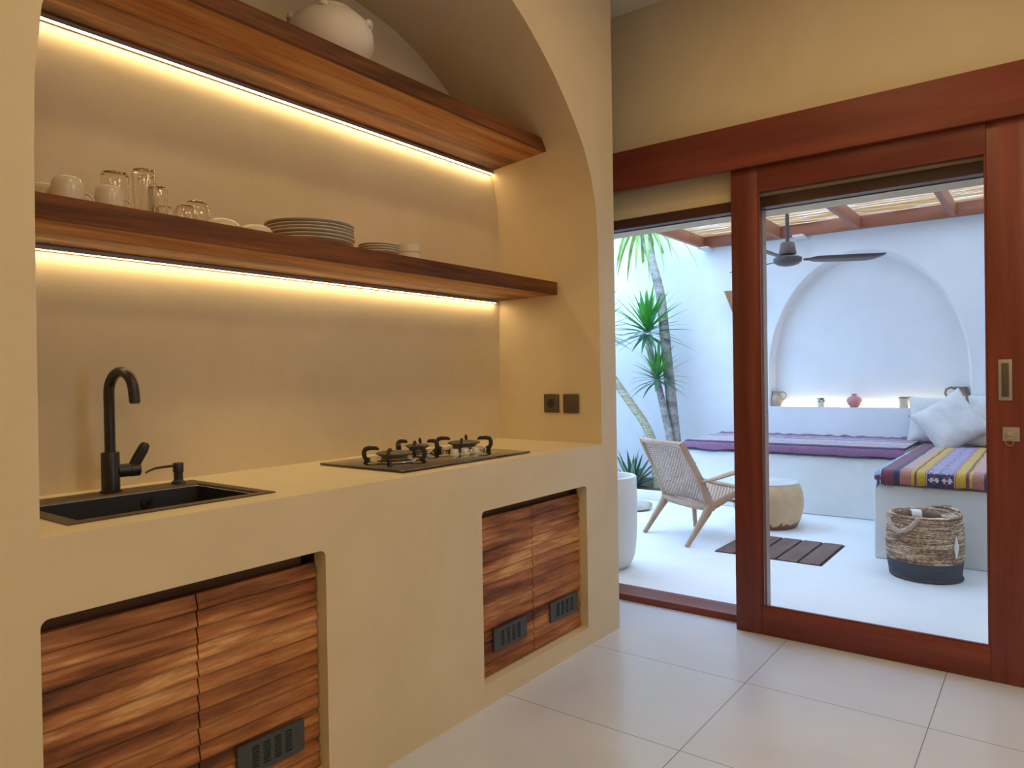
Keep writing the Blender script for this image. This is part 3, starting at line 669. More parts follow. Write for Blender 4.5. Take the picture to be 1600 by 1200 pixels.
# pillows
def pillow(name, lab, c, size, thick, nrm, roll, mat, px=1.0):
    t_ = Vector(nrm).normalized(); up = Vector((0, 0, 1)); sx = up.cross(t_).normalized(); sy = t_.cross(sx)
    ca, sa = math.cos(roll), math.sin(roll); ax = sx * ca + sy * sa; ay = -sx * sa + sy * ca
    n = 26; b = MB(); c = Vector(c)
    for sg in (1, -1):
        rows = []
        for i in range(n + 1):
            row = []
            for j in range(n + 1):
                p = 2 * i / n - 1; q = 2 * j / n - 1
                pin = 1 - .09 * (1 - abs(p) ** 2) * (q * q) ; pin2 = 1 - .09 * (1 - abs(q) ** 2) * (p * p)
                h = ((1 - p ** 4) * (1 - q ** 4)) ** .55
                wr = .010 * noise.noise(Vector((p * 2.1, q * 2.1, sum(c)))) * h + .006 * noise.noise(Vector((p * 6, q * 3, c.y * 3))) * h
                row.append(c + ax * p * size / 2 * pin2 * px + ay * q * size / 2 * pin + t_ * sg * (thick / 2 * h + wr))
            rows.append(row)
        b.grid(rows)
    bmesh.ops.remove_doubles(b.bm, verts=b.bm.verts, dist=.0006)
    o = b.build(name, mat, None, 80, loc=tuple(c)); return tag(o, lab, 'pillow', 'white pillows on the courtyard daybed')
M_LINEN = mottled('white_linen', (.62, .61, .60), (.72, .71, .70), 9, .9, 180, .25, False, sheen=.3)
M_LINENB = mottled('beige_linen', (.56, .53, .50), (.66, .62, .58), 9, .9, 180, .25, False, sheen=.3)
pillow('throw_pillow', 'white square pillow standing upright at the left of the pillow heap', (4.165, -.86, .782), .44, .15, (-1, .05, .28), 0, M_LINEN)
pillow('throw_pillow', 'white pillow standing upright behind the tilted pillow, right side', (4.165, -1.345, .785), .48, .15, (-1, -.05, .30), .04, M_LINEN)
pillow('throw_pillow', 'beige pillow leaning low at the right, under the tilted pillow', (3.99, -1.30, .725), .38, .14, (-1, 0, .85), -.1, M_LINENB, 1.2)
pillow('throw_pillow', 'white pillow tilted onto one corner in front of the others', (3.86, -1.0, .782), .445, .16, (-1, -.02, .38), .62, M_LINEN)

# ledge things
M_TERRA = mottled('pale_terracotta', (.42, .34, .26), (.54, .45, .35), 9, .75, 50, .15, False)
M_PINK = flat('pink_glaze', (.58, .24, .26), .45)
def jug(y, x, s, lab, hand_dir, grp='two handled clay jugs on the niche ledge', mat=None):
    t = thing('clay_jug', lab, 'jug', (x, y, ZL), 0, grp)
    b = MB(); b.lathe([(0, 0), (.05 * s, 0), (.066 * s, .02 * s), (.078 * s, .055 * s), (.074 * s, .085 * s), (.056 * s, .112 * s), (.042 * s, .13 * s), (.041 * s, .15 * s), (.048 * s, .165 * s), (.043 * s, .164 * s), (.036 * s, .145 * s), (.03 * s, .12 * s), (0, .1 * s)], n=32); b.build('jug_body', mat or M_TERRA, t, 50)
    u_ = Vector((0, hand_dir, 0)); b = MB(); b.tube([u_ * .040 * s + Vector((0, 0, .150 * s)), u_ * .070 * s + Vector((0, 0, .160 * s)), u_ * .100 * s + Vector((0, 0, .145 * s)), u_ * .108 * s + Vector((0, 0, .115 * s)), u_ * .095 * s + Vector((0, 0, .085 * s)), u_ * .070 * s + Vector((0, 0, .065 * s))], .009 * s, 10); b.build('handle', mat or M_TERRA, t, 50)
    return t
jug(.575, 4.40, .92, 'pale clay jug with a looped handle, at the left end of the ledge', -1)
jug(-1.035, 4.40, 1.15, 'brown clay jug whose handle shows above the tilted pillow', 1, mat=mottled('brown_clay', (.22, .15, .12), (.30, .22, .18), 9, .7, 50, .15, False))
def spotted():
    m, nt, bb = new_mat('painted_cup'); v = coords(nt, (1, 1, 1)); sx = N(nt, 'ShaderNodeSeparateXYZ'); nt.links.new(v, sx.inputs[0])
    f = noise_n(nt, v, 38, 2, .5, 1.2); hi = math_n(nt, 'GREATER_THAN', sx.outputs[2], .045); k = math_n(nt, 'MULTIPLY', math_n(nt, 'GREATER_THAN', f, .5), hi)
    mx = N(nt, 'ShaderNodeMix', data_type='RGBA'); nt.links.new(k, mx.inputs[0]); mx.inputs[6].default_value = (.66, .64, .60, 1); mx.inputs[7].default_value = (.05, .045, .045, 1); nt.links.new(mx.outputs[2], bb.inputs['Base Color']); setp(bb, rough=.35); return m
b = MB(); b.lathe([(0, 0), (.030, 0), (.033, .004), (.036, .085), (.033, .085), (.030, .01), (0, .008)], n=28); o = b.build('painted_cup', spotted(), None, 40); o.location = (4.375, .135, ZL + .0003); tag(o, 'small white cup with dark painted marks on the niche ledge', 'cup')
v_ = thing('pink_vase', 'round pink glazed vase with a narrow neck on the ledge', 'vase', (4.375, -.165, ZL))
b = MB(); b.lathe([(0, 0), (.034, 0), (.045, .006), (.066, .035), (.070, .058), (.062, .082), (.042, .098), (.024, .105), (.020, .110), (.022, .122), (.027, .127), (.022, .127), (.015, .112), (0, .1)], n=36); b.build('vase_body', M_PINK, v_, 50)
t = thing('enamel_mug', 'white mug with a brown mouth, beside the leftmost pillow on the ledge', 'mug', (4.375, -.585, ZL))
b = MB(); b.lathe([(0, 0), (.038, 0), (.041, .004), (.041, .094), (.037, .094), (.036, .01), (0, .008)], n=28, mfun=lambda i, j: 0); b.build('mug_body', M_CER, t, 40)
b = MB(); b.lathe([(.0412, .086), (.0420, .090), (.0418, .0975), (.0375, .0975), (.0372, .086)], n=28); b.build('mug_rim', flat('brown_glaze', (.20, .12, .05), .4), t, 40)
b = MB(); b.tube([(0, -.040, .078), (0, -.060, .078), (0, -.068, .058), (0, -.060, .032), (0, -.040, .026)], .005, 8); b.build('handle', M_CER, t, 50)
b = MB(); b.box(XN - .024, XN - .010, YC - AH * .92, YC + AH * .92, ZL + .0005, ZL + .010); o = b.build('ledge_light_strip', M_LEDY, smooth=0, loc=(XN - .015, YC, ZL)); tag(o, 'warm light strip glowing along the back of the niche ledge', 'light strip')
# wooden wall lamp, mostly behind the door stile
M_LAMPW = wood('lamp_wood', [(.3, (.30, .13, .05)), (.7, (.48, .24, .10))], 'z', 0, 'z', .5)
b = MB(); rows = []
for zz, hw, dp in ((2.075, .165, .11), (1.79, .075, .06)): rows.append([(4.292, .86 + hw, zz), (4.292 - dp, .86 + hw, zz), (4.292 - dp, .86 - hw, zz), (4.292, .86 - hw, zz)])
vv = b.grid(rows, closed_u=True); b.bm.faces.new(vv[0]); b.bm.faces.new(vv[1])
o = b.build('wall_lamp', M_LAMPW, None, 0, loc=(4.29, .86, 1.93)); tag(o, 'tapered brown wooden wall lamp peeping past the door stile', 'wall lamp')

# stool
STX, STY = 2.735, .145
t = thing('ceramic_stool', 'pale terracotta barrel stool with a worn reddish foot, by the lounge chair', 'stool', (STX, STY, 0))
def stoolmat():
    m, nt, bb = new_mat('worn_terracotta'); v = coords(nt); sx = N(nt, 'ShaderNodeSeparateXYZ'); nt.links.new(v, sx.inputs[0])
    f = noise_n(nt, v, 9, 6, .65, .3); c = ramp(nt, f, [(.3, (.60, .38, .20)), (.7, (.70, .49, .29))])
    edge = math_n(nt, 'ADD', math_n(nt, 'MULTIPLY', noise_n(nt, v, 14, 4, .6), .17), -.026); k = math_n(nt, 'LESS_THAN', sx.outputs[2], edge)
    mx = N(nt, 'ShaderNodeMix', data_type='RGBA'); nt.links.new(k, mx.inputs[0]); nt.links.new(c, mx.inputs[6]); mx.inputs[7].default_value = (.20, .075, .05, 1)
    nt.links.new(mx.outputs[2], bb.inputs['Base Color']); setp(bb, rough=.6); bump(nt, bb, f, .2, .01); return m
b = MB(); b.lathe([(0, .001), (.205, .001), (.215, .01), (.245, .07), (.266, .15), (.268, .22), (.255, .29), (.236, .335), (.228, .342)], n=56, wob=.01); b.build('stool_body', stoolmat(), t, 50)
b = MB(); b.lathe([(.230, .338), (.232, .352), (.222, .356), (.200, .352), (.19, .346), (.10, .343), (0, .342)], n=56); b.build('stool_top', mottled('stool_top_glaze', (.55, .52, .48), (.64, .61, .58), 8, .5, 40, .1, False), t, 40, label='pale dished top')

# floor grate of brown planks
GX0, GX1, GY0, GY1 = 1.675, 2.325, -.515, .178
g = thing('floor_grate', 'flush rectangular drain cover of brown planks in the courtyard floor', 'drain cover', ((GX0 + GX1) / 2, (GY0 + GY1) / 2, 0))
b = MB(); b.box(GX0, GX1, GY0, GY1, -.0004, .0008); b.build('drain_gap', flat('gap_black', (.012, .01, .01), .9), g, 0, True)
M_PLK = mottled('weathered_plank', (.12, .065, .055), (.19, .115, .10), 7, .7, 40, .3, False, stretch=(.5, 2, 1))
n = 5; wv = (GY1 - GY0) / n
for i in range(n):
    b = MB(); b.box(GX0 + .004, GX1 - .004, GY0 + wv * i + .016, GY0 + wv * (i + 1) - .001, .0009, .0075, .002); b.build('plank', M_PLK, g, 30, True)

# tall pot
t = thing('tall_planter', 'tall smooth white planter standing outside by the door, half hidden', 'planter', (.945, .625, 0))
b = MB(); b.lathe([(0, .001), (.12, .001), (.155, .008), (.178, .035), (.197, .09), (.208, .18), (.213, .30), (.214, .44), (.211, .575), (.208, .580), (.186, .580), (.183, .575), (.183, .50), (0, .50)], n=64); b.build('planter_body', flat('planter_white', (.70, .68, .65), .55), t, 45)
# stone
b = MB(); b.lathe([(0, .0), (.10, .0), (.135, .02), (.125, .05), (.08, .068), (0, .072)], n=24, wob=.5, seed=4); o = b.build('stone', mottled('river_stone', (.40, .36, .31), (.55, .52, .47), 8, .8, 40, .2, False), None, 60); o.location = (2.80, 1.33, .0005); tag(o, 'flat beige stone lying beside the kerb, behind the chair', 'stone')

# ---------------------------------------------------------------- basket
BX, BY = 1.80, -1.065
k_ = thing('woven_basket', 'round woven fibre basket with navy base and white diamond, in front of daybed', 'basket', (BX, BY, 0))
def fibre():
    m, nt, bb = new_mat('woven_fibre'); v = coords(nt, (4, 4, 60)); v2 = coords(nt, (60, 60, 120))
    f = math_n(nt, 'ADD', math_n(nt, 'MULTIPLY', noise_n(nt, v, 1.2, 4, .6), .6), math_n(nt, 'MULTIPLY', noise_n(nt, v2, 1.0, 3, .6), .4))
    nt.links.new(ramp(nt, f, [(.40, (.12, .065, .04)), (.48, (.32, .20, .13)), (.54, (.58, .41, .28)), (.61, (.84, .70, .55))]), bb.inputs['Base Color']); setp(bb, rough=.85); bump(nt, bb, noise_n(nt, v2, 1.5, 3), .6, .004); return m
M_FIB = fibre()
def coil(z0, z1, r0, r1, n=26, amp=.0035, bulge=.0):
    prof = []
    for i in range(n * 6 + 1):
        f = i / (n * 6); prof.append((r0 + (r1 - r0) * f + bulge * math.sin(PI * f) + amp * abs(math.sin(PI * i / 6)), z0 + (z1 - z0) * f))
    return prof
b = MB(); b.lathe(coil(.105, .375, .196, .186, 24, .004, .008) + [(.178, .378), (.170, .370), (.180, .22), (.182, .1)], n=72, wob=.03, seed=2); b.build('basket_wall', M_FIB, k_, 75)
b = MB(); b.lathe([(0, .001), (.18, .001), (.190, .006), (.192, .018), (.186, .022)] + coil(.022, .110, .188, .198, 8, .003), n=72, wob=.03, seed=2)
b.build('basket_base', mottled('navy_fibre', (.045, .06, .09), (.08, .10, .14), 12, .85, 90, .6, False, stretch=(1, 1, 12)), k_, 75, label='navy blue lower band')
b = MB(); b.tube([(.19 * math.cos(a), .19 * math.sin(a), .008) for a in [math.radians(200 + 100 * i / 14) for i in range(15)]], .0085, 8); b.build('hem_cord', mottled('navy_cord', (.035, .045, .07), (.07, .08, .11), 12, .85, 90, .6, False), k_, 60)
def bdir(a): return Vector((math.cos(a), math.sin(a), 0))
vang = math.atan2(-.60, -4.83)      # towards the door
def drop(a0, name='handle'):
    b = MB(); q = []
    for i in range(21):
        f = i / 20; a = a0 + (f - .5) * .95; q.append(bdir(a) * (.212 + .012 * math.sin(PI * f)) + Vector((0, 0, .375 - .085 * math.sin(PI * f) ** .8)))
    rad = [.0125 + .0022 * math.sin(i * 2.6) for i in range(21)]; b.tube(q, rad, 10); b.build(name, mottled('handle_rope', (.45, .30, .25), (.66, .52, .44), 40, .85, 120, .6, False), k_, 60, label='thick wrapped rope handle')
drop(vang - .62)
b = MB(); q = []
for i in range(21):
    f = i / 20; a = vang + PI - .62 + (f - .5) * .95; q.append(bdir(a) * (.196 + .004 * math.sin(PI * f)) + Vector((0, 0, .374 + .016 * math.sin(PI * f))))
b.tube(q, [.012 + .0022 * math.sin(i * 2.6) for i in range(21)], 10); b.build('handle', M_FIB, k_, 60, label='rope handle at the far side of the rim')
# white diamond
b = MB(); a0 = vang + .84; q = []
rows = []
for i in range(13):
    f = i / 12; hw = .5 - abs(f - .5); z = .145 + .130 * f
    rr = .186 + (.196 - .186) * (1 - (z - .105) / .27) + .008 * math.sin(PI * (z - .105) / .27) + .0085
    rows.append([bdir(a0 + (s_ * .17 * hw * 1.0)) * rr * 1.0 + Vector((0, 0, z)) for s_ in (-1, -.5, 0, .5, 1)])
b.grid(rows); dm = b.build('diamond_patch', flat('patch_white', (.75, .74, .72), .8), k_, 40); dm.modifiers.new('s', 'SOLIDIFY').thickness = .008; dm.modifiers['s'].offset = 0
# contents
t = thing('rolled_cloth', 'brown rolled cloth with a white paper band lying in the basket', 'rolled cloth', (BX - .02, BY + .02, .32))
M_BRN = mottled('brown_cloth', (.13, .075, .06), (.20, .12, .10), 20, .9, 80, .3, False)
ax = Vector((.42, -.9, .0)).normalized(); b = MB(); b.tube([ax * -.09 + Vector((0, 0, .03)), ax * -.07 + Vector((0, 0, .04)), ax * .05 + Vector((0, 0, .035)), ax * .10 + Vector((0, 0, .02)), ax * .115 + Vector((0, 0, .015))], [.026, .034, .034, .028, .012], 20); b.build('cloth_roll', M_BRN, t, 50)
b = MB(); b.tube([ax * -.055 + Vector((0, 0, .04)), ax * .0 + Vector((0, 0, .0375))], [.0375, .0375], 24); b.build('paper_band', flat('paper_white', (.78, .78, .78), .7), t, 40, label='white band')
b = MB(); b.box(-.03, .03, -.03, .03, 0, .012, .003); o = b.build('folded_paper', flat('paper_note', (.75, .72, .70), .7), None, 30); o.location = (BX + .04, BY - .12, .345); o.rotation_euler = (.2, .1, .5); tag(o, 'small folded white paper inside the basket, right of the brown roll', 'paper')
b = MB(); b.lathe([(0, 0), (.165, 0), (.172, .1), (.17, .26), (.14, .325), (0, .335)], n=32, wob=.12, seed=8); o = b.build('bundled_cloth', M_BRN, None, 60); o.location = (BX, BY, .004); tag(o, 'dark brown bundle filling the woven basket', 'cloth')

# ---------------------------------------------------------------- lounge chair
M_ASH = wood('chair_wood', [(.3, (.36, .23, .15)), (.6, (.48, .33, .23)), (.8, (.56, .41, .30))], 'z', 0, 'z', .5, 12, 2, .05, False)
M_CORD = cloth_mat('paper_cord', (.74, .58, .46)); M_CORD2 = cloth_mat('paper_cord_dark', (.50, .34, .25))
fwd = Vector((.8653, -.5012, 0))
ch = thing('lounge_chair', 'low wooden lounge chair with woven cord back and seat', 'chair', (1.8195, .6165, 0), math.atan2(fwd.y, fwd.x), None)
HW = .266     # local frame: +x forward, +y to the chair's left
def side(sy):
    y = HW * sy
    b = MB(); b.tube([(0, y, .001), (.06, y, .075), (.13, y, .165), (.185, y, .235), (.205, y, .285)], [.018, .021, .027, .034, .030], 12, flat_=(1, .75)); b.build('rear_leg', M_ASH, ch, 60)
    b = MB(); b.tube([(.215, y * .995, .235), (.20, y * .99, .30), (.145, y * .975, .43), (.075, y * .96, .56), (-.005, y * .945, .70), (-.028, y * .94, .738)], [.036, .038, .031, .029, .027, .022], 12, flat_=(1, .52), up=(1, 0, 0)); b.build('back_post', M_ASH, ch, 60)
    b = MB(); b.tube([(.19, y, .262), (.27, y, .287), (.36, y, .320), (.46, y, .350), (.56, y, .372)], [.036, .032, .027, .024, .020], 12, flat_=(1, .6)); b.build('seat_rail', M_ASH, ch, 60)
    b = MB(); b.tube([(.455, y, .49), (.460, y, .38), (.468, y, .20), (.478, y, .001)], [.016, .020, .021, .015], 12); b.build('front_leg', M_ASH, ch, 60)
    b = MB(); b.tube([(.125, y * 1.02, .452), (.18, y * 1.05, .458), (.26, y * 1.08, .472), (.36, y * 1.10, .495), (.44, y * 1.09, .508), (.485, y * 1.07, .508), (.50, y * 1.06, .506)], [.018, .024, .030, .034, .034, .026, .012], 12, flat_=(.42, 1), up=(0, 0, 1)); b.build('armrest', M_ASH, ch, 60)
side(1); side(-1)
def rail(p, r, nm, bow=0, fl=(1, 1)):
    b = MB(); k = 10; x, z = p; b.tube([(x - bow * math.sin(PI * i / k), -HW * .93 + 2 * HW * .93 * i / k, z) for i in range(k + 1)], r, 12, flat_=fl); b.build(nm, M_ASH, ch, 60)
rail((-.018, .722), .019, 'top_rail', .012); rail((.186, .270), .020, 'bottom_rail', .03); rail((.20, .245), .014, 'stretcher', .02); rail((.545, .368), .018, 'front_rail'); rail((.44, .285), .012, 'stretcher')
def weave(name, P, Q, w, bow, pitch, lab):
    """woven panel between rails at P and Q (local x,z), width 2w; bow pushes it back"""
    P = Vector((P[0], 0, P[1])); Q = Vector((Q[0], 0, Q[1])); dl = Q - P; L = dl.length; dn = Vector((-dl.z, 0, dl.x)).normalized()
    b = MB(); nr = int(L / pitch); nc = int(2 * w / pitch)
    def S(f, g, o): return P + dl * f + Vector((0, (g - .5) * 2 * w, 0)) + dn * (o + bow * math.sin(PI * g) * 1.0)
    for i in range(nr):
        f = (i + .5) / nr; hw_ = .30 / nr
        rows = [[S(f - hw_, j / (nc * 2), .0032 * math.sin(PI * j / 2 + PI * i + PI / 4)) for j in range(nc * 2 + 1)], [S(f, j / (nc * 2), .0018 + .0032 * math.sin(PI * j / 2 + PI * i + PI / 4)) for j in range(nc * 2 + 1)], [S(f + hw_, j / (nc * 2), .0032 * math.sin(PI * j / 2 + PI * i + PI / 4)) for j in range(nc * 2 + 1)]]
        b.grid(rows)
    for j in range(nc):
        g = (j + .5) / nc; hw_ = .27 / nc
        rows = [[S(i / (nr * 2), g + s_ * hw_, .0030 * math.sin(PI * i / 2 + PI * j + PI / 4 + PI)) for i in range(nr * 2 + 1)] for s_ in (-1, 0, 1)]
        b.grid(rows, mi=1)
    o = b.build(name, [M_CORD, M_CORD2], ch, 80, label=lab); md = o.modifiers.new('s', 'SOLIDIFY'); md.thickness = .003; md.offset = 0
weave('backrest', (-.006, .705), (.190, .285), HW * .90, .018, .0165, 'woven pale cord backrest'); weave('seat', (.20, .275), (.54, .366), HW * .93, -.010, .0165, 'woven pale cord seat')

# ---------------------------------------------------------------- pergola
M_RAFT = wood('pergola_timber', [(.3, (.30, .10, .05)), (.6, (.42, .17, .09)), (.8, (.55, .27, .17))], 'x', 0, 'z', .5, 9, .8)
M_FASC = wood('pergola_fascia', [(.3, (.22, .07, .04)), (.6, (.33, .12, .07)), (.8, (.42, .18, .10))], 'y', 0, 'z', .5, 9, .8)
pg = thing('pergola', 'timber pergola roofed with straw-coloured reeds over the courtyard', 'pergola', (2.4, -.6, 2.55))
ZP = 2.55
b = MB(); b.box(4.20, 4.262, YR + .012, 1.285, ZP, ZP + .115, .003); b.build('back_beam', M_FASC, pg, 30, True)
b = MB(); b.box(.562, .62, YR + .012, 1.285, ZP, ZP + .115, .003); b.build('front_beam', M_FASC, pg, 30, True)
for y in (1.262, .47, -.245, -1.0, -1.78, -2.56, -3.15):
    b = MB(); b.box(.62, 4.20, y - .024, y + .024, ZP + .001, ZP + .115, .003); b.build('rafter', M_RAFT, pg, 30, True)
for y in (1.22, .265):
    b = MB(); b.box(4.10, 4.299, y - .05, y + .05, ZP - .022, ZP - .001, .002); b.build('bracket', flat('bracket_white', (.7, .7, .7), .6), pg, 30, True)
def reedmat():
    m, nt, bb = new_mat('straw_reed'); v = coords(nt, (30, 1.5, 30)); f = noise_n(nt, v, 1.5, 3)
    c = ramp(nt, f, [(.3, (.50, .30, .14)), (.7, (.74, .52, .28))]); nt.links.new(c, bb.inputs['Base Color']); setp(bb, rough=.7)
    tr = N(nt, 'ShaderNodeBsdfTranslucent'); nt.links.new(c, tr.inputs[0]); mx = N(nt, 'ShaderNodeMixShader'); mx.inputs[0].default_value = .55
    nt.links.new(bb.outputs[0], mx.inputs[1]); nt.links.new(tr.outputs[0], mx.inputs[2]); nt.links.new(mx.outputs[0], nt.nodes['Material Output'].inputs[0]); return m
b = MB(); rnd = random.Random(3); x = .60
while x < 4.27:
    hwid = rnd.uniform(.0075, .0105); y = 1.30; pts = []; ph_ = rnd.random() * 90
    while y > YR + .14:
        pts.append((x + .022 * noise.noise(Vector((y * 1.3, x * 5.0, 0))) + .016 * noise.noise(Vector((y * 2.4, ph_, 2))), y, ZP + .124 + .0025 * noise.noise(Vector((y * 3, x * 20, 5))))); y -= .12
    b.tube(pts, [hwid] * len(pts), 6, cap=False, flat_=(.18, 1), up=(0, 0, 1)); x += hwid * 2 * rnd.uniform(.92, 1.32)
o = b.build('reed_mat', reedmat(), pg, 60, True); o['kind'] = 'stuff'

# ---------------------------------------------------------------- fan
FXX, FYY, FZ = 2.55, -.082, 2.066
fn = thing('ceiling_fan', 'dark grey three-blade ceiling fan hanging from the pergola', 'fan', (FXX, FYY, FZ))
M_FAN = flat('fan_grey', (.075, .075, .085), .45)
b = MB(); b.cyl((0, 0, .14), (0, 0, .50), .014, n=14); b.build('rod', M_FAN, fn, 35)
b = MB(); b.box(-.06, .06, -.07, .07, .486, .505, .003); b.lathe([(0, .40), (.035, .40), (.055, .486), (0, .486)], n=28); b.build('mount', M_FAN, fn, 35)
b = MB(); b.lathe([(0, .050), (.060, .050), (.064, .058), (.050, .136), (.044, .142), (.014, .146), (0, .146)], n=32); b.build('canopy_cup', flat('fan_brown', (.13, .09, .09), .5), fn, 40)
b = MB(); b.lathe([(0, -.038), (.04, -.036), (.075, -.026), (.098, -.010), (.103, .005), (.103, .022), (.090, .032), (.045, .040), (.03, .048), (0, .05)], n=40); b.build('motor_housing', M_FAN, fn, 40)
ba = math.atan2(-.797, .604) - .14
for i in range(3):
    a = ba + 2 * PI * i / 3; bl = bpy.data.objects.new('blade', None)
    u_ = Vector((math.cos(a), math.sin(a), 0)); v2 = Vector((-math.sin(a), math.cos(a), 0)); b = MB(); rows = []
    for r, w0, w1 in ((.115, -.014, .014), (.16, -.02, .022), (.20, -.045, .045), (.30, -.052, .055), (.45, -.056, .058), (.56, -.056, .056), (.62, -.056, .040), (.66, -.058, .005), (.685, -.06, -.03)):
        rows.append([u_ * r + v2 * w + Vector((0, 0, .012 - w * .28)) for w in (w0, (w0 + w1) / 2, w1)])
    b.grid(rows); o = b.build('blade', M_FAN, fn, 40); md = o.modifiers.new('s', 'SOLIDIFY'); md.thickness = .005

# ---------------------------------------------------------------- plants
def leafmat(name, c1, c2, edge=None):
    m, nt, bb = new_mat(name); v = coords(nt); f = noise_n(nt, v, 9, 3); c = ramp(nt, f, [(.3, c1), (.7, c2)]); nt.links.new(c, bb.inputs['Base Color']); setp(bb, rough=.4)
    tr = N(nt, 'ShaderNodeBsdfTranslucent'); nt.links.new(c, tr.inputs[0]); mx = N(nt, 'ShaderNodeMixShader'); mx.inputs[0].default_value = .25
    nt.links.new(bb.outputs[0], mx.inputs[1]); nt.links.new(tr.outputs[0], mx.inputs[2]); nt.links.new(mx.outputs[0], nt.nodes['Material Output'].inputs[0]); return m
M_LEAF = leafmat('yucca_leaf', (.035, .20, .02), (.10, .42, .05)); M_LEAFD = leafmat('yucca_leaf_old', (.03, .14, .06), (.06, .24, .10))
M_LEAFY = leafmat('yucca_leaf_pale', (.14, .28, .05), (.34, .50, .12))
def blade(b, base, dirv, L, w, droop, n=9, fold=.25, mi=0, taper=.55):
    dirv = Vector(dirv).normalized(); p = Vector(base); d_ = dirv.copy(); rows = []
    for i in range(n + 1):
        f = i / n; ww = w * (min(1, .45 + f * 2.2)) * (1 - max(0, (f - .35) / .65) ** 1.5) + .0006
        s_ = d_.cross(Vector((0, 0, 1)));
        if s_.length < .05: s_ = Vector((-dirv.y, dirv.x, 0)) if abs(dirv.z) < .99 else Vector((1, 0, 0))
        s_.normalize(); nn = s_.cross(d_).normalized()
        rows.append([p - s_ * ww + nn * ww * fold, p.copy(), p + s_ * ww + nn * ww * fold])
        p = p + d_ * (L / n); d_ = (d_ + Vector((0, 0, -droop / n * (1 + f)))).normalized()
    b.grid(rows, mi=mi)
def crown(parent, c, n, L, w, seed, droop=.35, zmin=-.35, up=1.0, mats=None):
    r = random.Random(seed); b = MB(); c = Vector(c)
    for i in range(n):
        f = i / n; el = math.radians(88) * (1 - f) * 1.0 + math.radians(zmin * 60) * f; az = i * 2.39996 + r.uniform(-.3, .3)
        dd = Vector((math.cos(az) * math.cos(el), math.sin(az) * math.cos(el), math.sin(el)))
        base = c + Vector((dd.x * .018, dd.y * .018, .10 * (1 - f) - .05))
        blade(b, base, dd, L * r.uniform(.75, 1.12) * (1 if f > .15 else .8), w * r.uniform(.8, 1.15), droop * r.uniform(.5, 1.3) * (f + .15), mi=0 if f < .5 else 1)
    o = b.build('leaf_crown', mats or [M_LEAF, M_LEAFD], parent, 80, True, recalc=False); return o
def barkmat(name, c1, c2, ring):
    m, nt, bb = new_mat(name); v = coords(nt, (6, 6, ring)); v2 = coords(nt, (30, 30, 30))
    f = math_n(nt, 'ADD', math_n(nt, 'MULTIPLY', noise_n(nt, v, 1, 3), .6), math_n(nt, 'MULTIPLY', noise_n(nt, v2, 1.6, 3), .4))
    nt.links.new(ramp(nt, f, [(.38, c1), (.62, c2)]), bb.inputs['Base Color']); setp(bb, rough=.85); bump(nt, bb, f, .6, .008); return m
M_BARK = barkmat('grey_bark', (.20, .18, .16), (.44, .41, .38), 14); M_RING = barkmat('ringed_bark', (.24, .22, .12), (.55, .50, .36), 110)
def spline(pts, k=5):
    P = [Vector(p) for p in pts]; P = [P[0]] + P + [P[-1]]; out = []
    for i in range(1, len(P) - 2):
        for j in range(k):
            t_ = j / k; a, b_, c, d_ = P[i - 1], P[i], P[i + 1], P[i + 2]
            out.append(.5 * ((2 * b_) + (-a + c) * t_ + (2 * a - 5 * b_ + 4 * c - d_) * t_ ** 2 + (-a + 3 * b_ - 3 * c + d_) * t_ ** 3))
    out.append(P[-2]); return out
def trunk(parent, pts, r0, r1, mat):
    q = spline(pts); b = MB(); rs = [r0 + (r1 - r0) * i / (len(q) - 1) + .002 * noise.noise(Vector((i * .9, r0 * 50, 0))) for i in range(len(q))]
    b.tube(q, rs, 14); return b.build('trunk', mat, parent, 70, True)
y1 = thing('yucca_tree', 'tallest yucca with a thick grey trunk rising past the pergola edge', 'tree', (3.92, 1.42, .05), group='slim trunked yuccas in the planting bed')
trunk(y1, [(3.93, 1.425, .05), (3.91, 1.455, .45), (3.9, 1.515, 1.12), (3.9, 1.565, 1.66), (3.9, 1.605, 2.05), (3.9, 1.665, 2.30), (3.9, 1.750, 2.60), (3.9, 1.80, 2.86)], .062, .040, M_BARK)
crown(y1, (3.9, 1.81, 2.92), 60, .78, .023, 5, droop=1.5, zmin=-.9, mats=[M_LEAF, M_LEAFY])
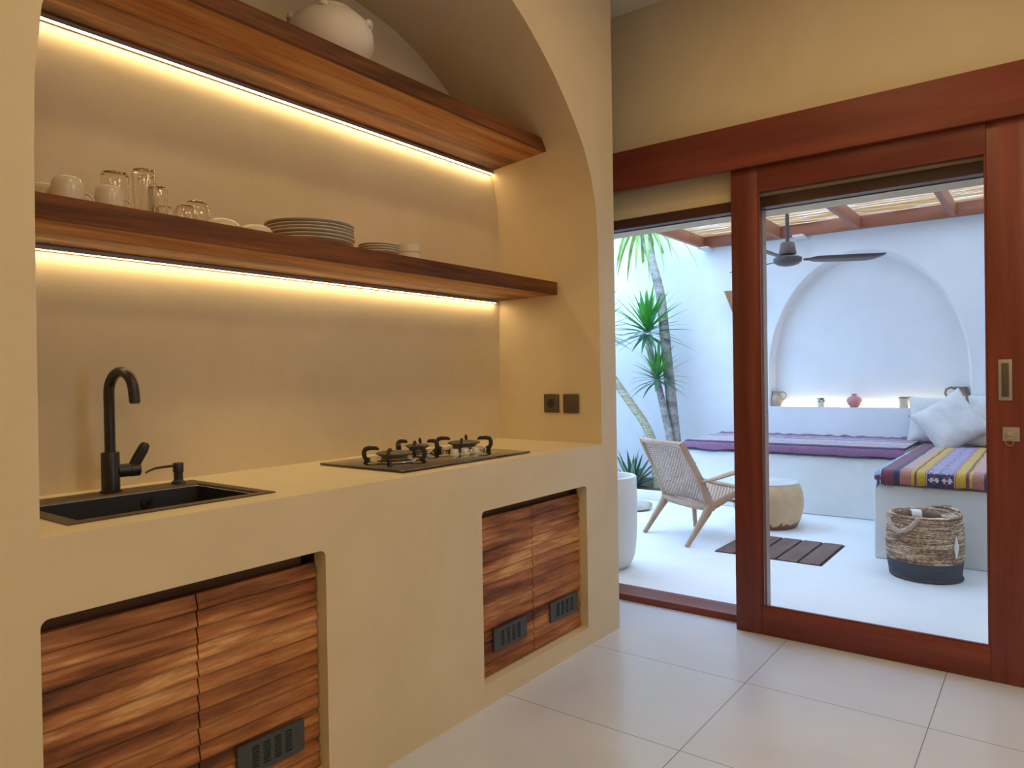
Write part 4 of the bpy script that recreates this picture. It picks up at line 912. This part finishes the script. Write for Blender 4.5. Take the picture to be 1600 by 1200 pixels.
y2 = thing('yucca_tree', 'yucca whose slim trunk carries two bright green spiky crowns', 'tree', (3.80, 1.42, .05), group='slim trunked yuccas in the planting bed')
trunk(y2, [(3.80, 1.425, .05), (3.80, 1.455, .46), (3.80, 1.545, .89), (3.80, 1.600, 1.12), (3.80, 1.668, 1.39), (3.80, 1.710, 1.62)], .040, .034, M_RING if False else M_BARK)
crown(y2, (3.80, 1.712, 1.68), 64,   .47, .024, 11, droop=.34, zmin=-.45)
crown(y2, (3.74, 1.575, 1.19), 46, .37, .018, 17, droop=.45, zmin=-.35)
y3 = thing('yucca_tree', 'yucca with a ringed trunk leaning left behind the wall corner', 'tree', (3.70, 1.58, .05), group='slim trunked yuccas in the planting bed')
trunk(y3, [(3.70, 1.575, .05), (3.70, 1.60, .35), (3.70, 1.625, .53), (3.70, 1.680, .66), (3.70, 1.765, .79), (3.70, 1.912, .98), (3.70, 2.10, 1.23), (3.70, 2.22, 1.45), (3.70, 2.27, 1.62)], .046, .040, M_RING)
crown(y3, (3.70, 2.285, 1.70), 56, .48, .024, 23, droop=.25, zmin=-.4)
# agave
ag = thing('agave', 'low blue-green agave with pale edged leaves beside the kerb', 'plant', (3.58, 1.80, .05))
b = MB(); r = random.Random(4); M_AG = leafmat('agave_leaf', (.035, .10, .075), (.07, .17, .13)); M_AGE = leafmat('agave_edge', (.30, .36, .20), (.42, .46, .28))
for i in range(30):
    f = i / 30; el = math.radians(84 - 74 * f); az = i * 2.39996 + r.uniform(-.2, .2); dd = Vector((math.cos(az) * math.cos(el), math.sin(az) * math.cos(el), math.sin(el)))
    blade(b, Vector((3.58 + dd.x * .03, 1.80 + dd.y * .03, .06)), dd, .36 * r.uniform(.85, 1.15), .026, .35 * f - .1, fold=.45, mi=0)
    blade(b, Vector((3.58 + dd.x * .03, 1.80 + dd.y * .03, .055)), dd, .362 * r.uniform(.9, 1.1), .0295, .35 * f - .1, fold=.44, mi=1) if i % 3 == 0 else None
b.build('leaves', [M_AG, M_AGE], ag, 80, True, recalc=False)
